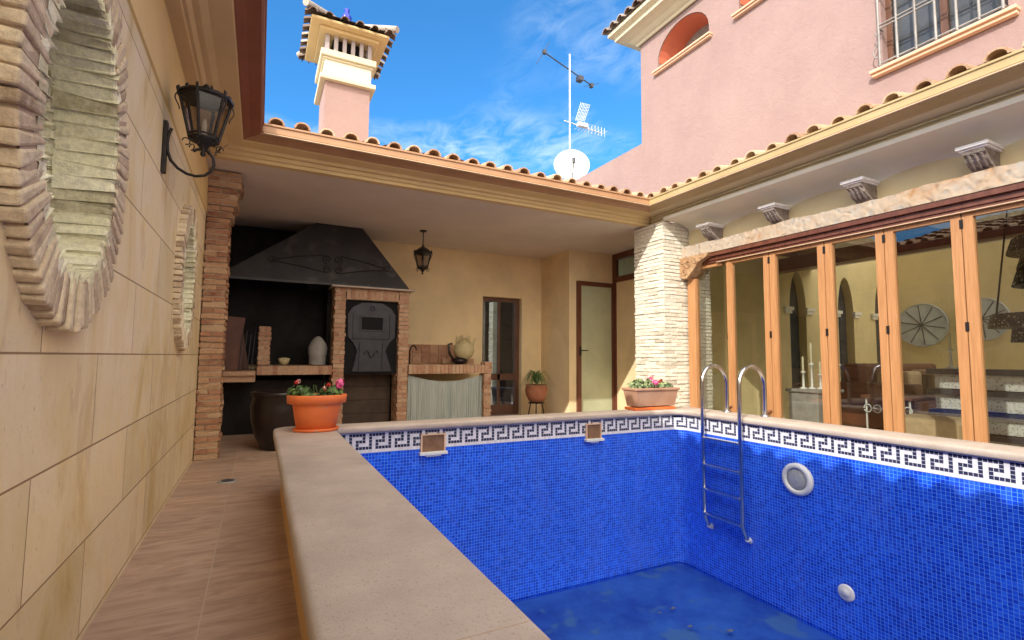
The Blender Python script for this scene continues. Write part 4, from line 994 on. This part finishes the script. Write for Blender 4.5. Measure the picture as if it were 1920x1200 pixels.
for k in range(nt_):
    a, b = pts[k], pts[k + 1]; d = (b - a)
    if d.length < 1e-6: continue
    nrm = Vector((d.y, -d.x)).normalized()
    if nrm.dot(cen - a) < 0: nrm = -nrm
    a2, b2 = a + nrm * .004, b + nrm * .004
    for r in range(-1, 6):
        za = ZT - (r + .35) * T if r >= 0 else ZT; zb = ZT - (r + 1.35) * T
        dark = 1.0 if (0 <= r < 5 and KEY[r][k % 6] == '1') else 0.0
        m.face([(a2.x, a2.y, za), (b2.x, b2.y, za), (b2.x, b2.y, zb), (a2.x, a2.y, zb)], dark, uv=[(k * T, (9 - r) * T), ((k + 1) * T, (9 - r) * T), ((k + 1) * T, (8 - r) * T), (k * T, (8 - r) * T)])
m.build('key_border', 'key_tiles', SP)
B('pool_bottom', (.4, -4.6, PF_ - .05), (4.3, 4.3, PF_ + .012), 'pool_floor', SP)
# cove of lighter tile along the foot of the walls
for nm, x0, x1 in (('skimmer', 1.24, 1.43), ('skimmer', 2.90, 3.06)):
    m = MB(); y = 4.10
    m.box((x0 - .012, y - .022, -.79), (x0, y, -.655)); m.box((x1, y - .022, -.79), (x1 + .012, y, -.655)); m.box((x0 - .012, y - .022, -.655), (x1 + .012, y, -.645))
    s = m.build(nm, 'sill_orange', SP)
    B('flap', (x0, y - .010, -.79), (x1, y - .004, -.655), 'brown_flap', s)
    m = MB(); m.box((x0 - .025, y - .05, -.815), (x1 + .025, y, -.791)); m.box((x0 + .03, y - .035, -.83), (x1 - .03, y, -.816)); m.build('weir_lip', 'white_plastic', s, .003)
wm = MB(); wm.face([(.45, -4.5, PF_ + .045), (4.2, -4.5, PF_ + .045), (4.2, 4.18, PF_ + .045), (.45, 4.18, PF_ + .045)]); wt = wm.build('water', 'water'); struct(wt)
m = MB()
for k in range(13):
    cx_, cy_ = rnd.uniform(2.6, 3.7), rnd.uniform(1.9, 3.6); r = rnd.uniform(.012, .035)
    m.face([(cx_ + r * (1 + rnd.uniform(-.3, .3)) * math.cos(a), cy_ + .5 * r * (1 + rnd.uniform(-.3, .3)) * math.sin(a), PF_ + .049) for a in [q * .52 for q in range(12)]])
so = m.build('silt_patches', 'silt'); so['kind'] = 'stuff'; so['label'] = 'small patches of grey silt on the pool floor'; so['category'] = 'silt'

# ladder
LD = thing('pool_ladder', 'stainless steel pool ladder with two looped handrails on the right side', 'ladder', (4.1, 3.45, CT))
for y in (3.68, 3.24):
    m = MB(); xr = 4.03; xf = 4.385; r = (xf - xr) / 2; zt = -.245
    P = [(xr + .07, y, -1.66), (xr + .045, y, -1.63), (xr, y, -1.54), (xr, y, zt)] + [(xr + r - r * math.cos(math.pi * q / 12), y, zt + r * math.sin(math.pi * q / 12)) for q in range(1, 13)] + [(xf, y, CT + .002)]
    m.tube(P, .0205, 12); rl = m.build('rail', 'steel', LD)
    m = MB(); m.lathe([(.045, 0), (.045, .008), (.024, .02)], (xf, y, CT + .001), 16); m.build('flange', 'steel', rl)
    m = MB(); m.tube([(xr + .06, y, -1.655), (xr + .105, y, -1.68)], .026, 10); m.build('bumper', 'white_plastic', rl)
for z in (-.79, -1.05, -1.29, -1.53):
    m = MB(); m.box((4.0, 3.245, z - .012), (4.06, 3.675, z + .012)); m.build('rung', 'steel', LD, .005)
PL = thing('pool_light', 'round underwater lamp with white rim on the right pool wall', 'pool light', (4.12, 2.75, -1.01))
def disc(parent, name, y, z, prof, mat, x=4.12):
    m = MB(); m.lathe(prof, (0, 0, 0), 32); o = m.build(name, mat, parent)
    for v in o.data.vertices: c = v.co.copy(); v.co = Vector((x - c.z, y + c.x, z + c.y))
    return o
disc(PL, 'rim', 2.75, -1.01, [(.135, 0), (.135, .02), (.12, .032), (.098, .035), (.09, .022), (.09, 0)], 'white_plastic')
disc(PL, 'lens', 2.75, -1.01, [(.089, .004), (.089, .02), (.05, .026), (0.001, .028)], 'grey_lens')
IN = thing('water_inlet', 'small white round water inlet low on the right pool wall', 'inlet', (4.12, 2.39, -1.79))
disc(IN, 'cover', 2.39, -1.79, [(.062, 0), (.062, .008), (.05, .014), (.03, .012), (.026, .02), (.001, .02)], 'white_plastic')
DR = thing('floor_drain', 'round metal drain cover set in the path tiles', 'drain', (-.17, 4.8, FL))
m = MB(); m.lathe([(.075, 0), (.075, .006), (.06, .007), (.001, .007)], (-.19, 4.85, FL), 24); m.build('cover', 'grey_stone', DR)
m = MB(); m.lathe([(.05, .0072), (.05, .009), (.001, .009)], (-.19, 4.85, FL), 24); m.build('grate', 'oven_grey', DR)
DD = thing('bottom_drain', 'white round drain on the pool floor by the left wall', 'drain', (2.0, 3.35, PF_))
m = MB(); m.lathe([(.07, 0), (.07, .05), (.05, .06), (.001, .06)], (1.98, 3.25, PF_), 20); m.build('cover', 'white_plastic', DD)

# ------------------------------------------------------------------ flower pots
def leaves(mb, c, rx, ry, rz, n, size, up=.3):
    for _ in range(n):
        while True:
            p = Vector((rnd.uniform(-1, 1), rnd.uniform(-1, 1), rnd.uniform(-.3, 1)))
            if p.length < 1: break
        q = Vector((c[0] + p.x * rx, c[1] + p.y * ry, c[2] + p.z * rz)); s = size * rnd.uniform(.6, 1.2)
        nrm = Vector((p.x, p.y, p.z + up)).normalized() + Vector((rnd.uniform(-.5, .5), rnd.uniform(-.5, .5), rnd.uniform(-.5, .5))); nrm.normalize()
        a = nrm.orthogonal().normalized(); a = Matrix.Rotation(rnd.random() * 6.28, 3, nrm) @ a; b = nrm.cross(a)
        mb.face([q + (a * math.cos(t) + b * math.sin(t) * .8) * s + nrm * (.2 * s * math.cos(2 * t)) for t in [k * 1.047 for k in range(6)]], rnd.random())
def bloom(mb, c, r, n=26):
    for _ in range(n):
        d = Vector((rnd.gauss(0, 1), rnd.gauss(0, 1), rnd.gauss(0, 1))).normalized(); q = Vector(c) + d * r * rnd.uniform(.5, 1); a = d.orthogonal().normalized(); b = d.cross(a); s = r * .38
        mb.face([q + (a * math.cos(t) + b * math.sin(t)) * s for t in [k * 1.26 for k in range(5)]], rnd.random())
OP = thing('flower_planter', 'orange terracotta planter with pink geraniums on the pool coping corner', 'planter', (.40, 3.98, CT), 'flower planters on the pool coping')
m = MB(); cy_ = 3.98
m.lathe([(.128, .018), (.138, .02), (.165, .17), (.168, .19), (.188, .20), (.205, .205), (.21, .26), (.205, .265), (.19, .262), (.18, .235), (.001, .23)], (.40, cy_, CT), 40, sx=1.0, sy=.72); m.build('pot', 'terracotta', OP)
m = MB(); m.lathe([(.14, .001), (.155, .002), (.163, .022), (.155, .022), (.14, .015), (.001, .013)], (.40, cy_, CT), 40, sx=1.0, sy=.72); m.build('saucer', 'terracotta', OP)
m = MB(); m.lathe([(.185, .236), (.1, .25), (.001, .255)], (.40, cy_, CT), 24, sx=1, sy=.7); m.build('soil', 'soil', OP)
m = MB(); leaves(m, (.28, cy_, CT + .27), .10, .08, .07, 130, .02); leaves(m, (.50, cy_, CT + .27), .09, .08, .06, 110, .02); leaves(m, (.38, cy_, CT + .25), .15, .1, .03, 80, .017)
for k in range(14):
    a = Vector((.25 + .022 * k, cy_ + rnd.uniform(-.05, .05), CT + .24)); m.tube([a, a + Vector((rnd.uniform(-.03, .03), 0, rnd.uniform(.05, .11)))], .003, 4)
m.build('foliage', 'leaf', OP)
m = MB(); bloom(m, (.555, cy_ - .02, CT + .345), .034, 60); bloom(m, (.545, cy_ - .05, CT + .325), .022); m.build('bright_blossoms', 'petal_pink', OP)
m = MB(); bloom(m, (.475, cy_ - .02, CT + .33), .022); bloom(m, (.25, cy_, CT + .355), .018, 18); bloom(m, (.445, cy_ - .03, CT + .30), .015, 16); m.build('red_blossoms', 'petal_red', OP)
m = MB(); bloom(m, (.27, cy_ + .02, CT + .36), .018, 18); bloom(m, (.44, cy_ - .06, CT + .315), .015, 14); m.build('pale_blossoms', 'petal_blush', OP)
RP = thing('flower_planter', 'long brown planter with a tray at the sunny pool corner by the white pillar', 'planter', (3.84, 4.2, CT), 'flower planters on the pool coping')
def trough(mb, x0, x1, y0, y1, z0, z1, t):
    a = [(x0 + t, y0 + t, z0), (x1 - t, y0 + t, z0), (x1 - t, y1 - t, z0), (x0 + t, y1 - t, z0)]; b = [(x0, y0, z1 - .025), (x1, y0, z1 - .025), (x1, y1, z1 - .025), (x0, y1, z1 - .025)]
    o = .014; c = [(x0 - o, y0 - o, z1 - .025), (x1 + o, y0 - o, z1 - .025), (x1 + o, y1 + o, z1 - .025), (x0 - o, y1 + o, z1 - .025)]; d = [(p[0], p[1], z1) for p in c]; e = [(x0 + .015, y0 + .015, z1), (x1 - .015, y0 + .015, z1), (x1 - .015, y1 - .015, z1), (x0 + .015, y1 - .015, z1)]; f = [(p[0], p[1], z1 - .03) for p in e]
    mb.grid([a, b, c, d, e, f], smooth=False, closed=True); mb.face(f); mb.face(a[::-1])
m = MB(); trough(m, 3.54, 4.13, 4.10, 4.32, CT + .04, CT + .235, .028); m.build('pot', 'terracotta_tan', RP, .006)
m = MB(); m.box((3.55, 4.12, CT + .002), (4.11, 4.31, CT + .03)); m.build('tray', 'terracotta', RP, .006)
m = MB(); m.box((3.56, 4.13, CT + .19), (4.10, 4.29, CT + .225)); m.build('soil', 'soil', RP)
m = MB(); leaves(m, (3.70, 4.20, CT + .26), .17, .10, .07, 260, .022); leaves(m, (4.0, 4.20, CT + .25), .12, .09, .05, 120, .018); m.build('foliage', 'leaf_pale', RP)
m = MB(); bloom(m, (3.86, 4.17, CT + .29), .035, 50); bloom(m, (3.83, 4.2, CT + .33), .025, 26); m.build('bright_blossoms', 'petal_pink', RP)
m = MB(); bloom(m, (3.97, 4.2, CT + .30), .03, 30); m.build('red_blossoms', 'petal_red', RP)
m = MB(); bloom(m, (3.72, 4.18, CT + .31), .03, 30); bloom(m, (3.80, 4.22, CT + .34), .03, 24); bloom(m, (3.9, 4.24, CT + .35), .022, 20); m.build('pale_blossoms', 'petal_blush', RP)
SPL = thing('potted_plant', 'leafy spider plant in a round terracotta pot on a stand by the porch door', 'potted plant', (4.3, 7.55, FL))
pc = (4.30, 7.55)
m = MB(); m.lathe([(.10, -.76 - FL), (.13, -.74 - FL), (.18, -.64 - FL), (.195, -.55 - FL), (.18, -.49 - FL), (.19, -.47 - FL), (.17, -.46 - FL), (.15, -.49 - FL), (.001, -.49 - FL)], (*pc, FL), 24); m.build('pot', 'terracotta_old', SPL)
m = MB()
for k in range(3): a = k * 2.09; m.tube([(pc[0] + .17 * math.cos(a), pc[1] + .17 * math.sin(a), FL), (pc[0] + .11 * math.cos(a), pc[1] + .11 * math.sin(a), -.77)], .01, 6)
m.lathe([(.14, 0), (.15, .012), (.12, .012)], (*pc, -.782), 20); m.build('stand', 'iron', SPL)
m = MB()
for k in range(170):
    a = rnd.random() * 6.28; L = rnd.uniform(.14, .34); h = rnd.uniform(.08, .26); w = .008; d = Vector((math.cos(a), math.sin(a), 0)); s = Vector((-d.y, d.x, 0)) * w; o = Vector((*pc, -.48)); t = rnd.random()
    P = [o + d * L * u + Vector((0, 0, h * 4 * u * (1 - u) + .02 - .05 * u * u)) for u in (0, .25, .5, .75, 1)]
    for i in range(4): f0, f1 = 1 - i * .22, 1 - (i + 1) * .24; m.face([P[i] - s * f0, P[i] + s * f0, P[i + 1] + s * f1, P[i + 1] - s * f1], t)
m.build('leaves', 'leaf', SPL)

# wall that closes the courtyard behind the camera
CW = thing('courtyard_wall', 'plain ochre wall closing the courtyard behind the viewpoint', 'wall', (2, -6.3, FL))
B('wall', (-.6, -6.35, FL), (6.0, -6.1, 1.2), 'ochre', CW)

# ------------------------------------------------------------------ light, sky, camera
sd = Vector((1.0, .577, -.722)).normalized()
su = bpy.data.lights.new('sun', 'SUN'); su.energy = 2.0; su.angle = R(.5); su.color = (1, .94, .84)
so = bpy.data.objects.new('sun', su); col.objects.link(so); so.rotation_euler = sd.to_track_quat('-Z', 'Y').to_euler()
el = math.asin(-sd.z); az = math.atan2(-sd.x, -sd.y)
w = bpy.data.worlds.new('World'); sc.world = w; w.use_nodes = True; nt = w.node_tree
bg = nt.nodes['Background']; sky = nt.nodes.new('ShaderNodeTexSky'); sky.sky_type = 'NISHITA'; sky.sun_disc = False; sky.sun_elevation = el; sky.sun_rotation = az
sky.ozone_density = 2.5; sky.dust_density = .3; sky.air_density = 1.0
tc = nt.nodes.new('ShaderNodeTexCoord')
# thin wind-combed cirrus, drawn on a flat layer high above
sep = nt.nodes.new('ShaderNodeSeparateXYZ'); nt.links.new(tc.outputs['Generated'], sep.inputs[0])
dv = []
for k in (0, 1):
    mx_ = N(nt, 'ShaderNodeMath', operation='MAXIMUM'); mx_.inputs[1].default_value = .05; nt.links.new(sep.outputs[2], mx_.inputs[0])
    q = N(nt, 'ShaderNodeMath', operation='DIVIDE'); nt.links.new(sep.outputs[k], q.inputs[0]); nt.links.new(mx_.outputs[0], q.inputs[1]); dv.append(q.outputs[0])
cb = nt.nodes.new('ShaderNodeCombineXYZ'); nt.links.new(dv[0], cb.inputs[0]); nt.links.new(dv[1], cb.inputs[1])
def cl(scale, stretch, rot, loc=(0, 0, 0), d=8, r=.62, ds=.8):
    mp = nt.nodes.new('ShaderNodeMapping'); mp.inputs['Scale'].default_value = stretch; mp.inputs['Rotation'].default_value = (0, 0, R(rot)); mp.inputs['Location'].default_value = loc
    nt.links.new(cb.outputs[0], mp.inputs[0]); return noise(nt, mp.outputs[0], scale, d, r, ds)
big = ramp(nt, cl(.75, (1, 1, 1), 0, (3.7, .6, 0), 3, .5, .3), [(.50, 0.0), (.66, .85)])
fine = ramp(nt, cl(9.0, (1, .6, 1), 28, d=6), [(.38, 0.0), (.66, 1.0)])
cl_ = mixc(nt, 1.0, big, fine, 'MULTIPLY')
skyc = mixc(nt, 1.0, sky.outputs[0], (.22, .60, .84), 'MULTIPLY')
clf = N(nt, 'ShaderNodeMath', operation='MULTIPLY'); clf.inputs[1].default_value = .62; nt.links.new(cl_, clf.inputs[0])
fin = mixc(nt, clf.outputs[0], skyc, (3.4, 3.9, 4.3))
# warm glow added to the unseen sky behind the camera, filling the shade
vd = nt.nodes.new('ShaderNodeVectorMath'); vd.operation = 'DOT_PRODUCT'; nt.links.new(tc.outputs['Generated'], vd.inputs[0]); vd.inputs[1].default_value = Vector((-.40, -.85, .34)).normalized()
sky_fill = ramp(nt, vd.outputs['Value'], [(.10, 0.0), (.55, 1.0)], 'EASE')
fin = mixc(nt, sky_fill, fin, (10.8, 9.7, 8.2))
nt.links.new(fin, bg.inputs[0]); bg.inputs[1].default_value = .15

cam = bpy.data.cameras.new('camera'); co_ = bpy.data.objects.new('camera', cam); col.objects.link(co_); sc.camera = co_
X = Vector((0.892, -0.041, 0.450)); Y = Vector((-0.452, -0.063, 0.890))
X.normalize(); Y = (Y - X * Y.dot(X)).normalized(); Z = Y.cross(X); 
if Z.y < 0: Z = -Z
right = Vector((X[0], Y[0], Z[0])); upv = Vector((X[1], Y[1], Z[1])); fwd = Vector((X[2], Y[2], Z[2]))
mw = Matrix((( right.x, upv.x, -fwd.x, 0), (right.y, upv.y, -fwd.y, 0), (right.z, upv.z, -fwd.z, 0), (0, 0, 0, 1)))
co_.matrix_world = mw
cam.sensor_width = 36; cam.lens = 935 / 1920 * 36; cam.clip_start = .05; cam.clip_end = 2000
sc.view_settings.view_transform = 'Standard'; sc.view_settings.look = 'None'; sc.view_settings.exposure = 1.23; sc.view_settings.gamma = 1
sc.render.engine = 'CYCLES'; sc.cycles.max_bounces = 10; sc.cycles.diffuse_bounces = 6; sc.cycles.transparent_max_bounces = 16
sc.render.resolution_x = 1024; sc.render.resolution_y = 640
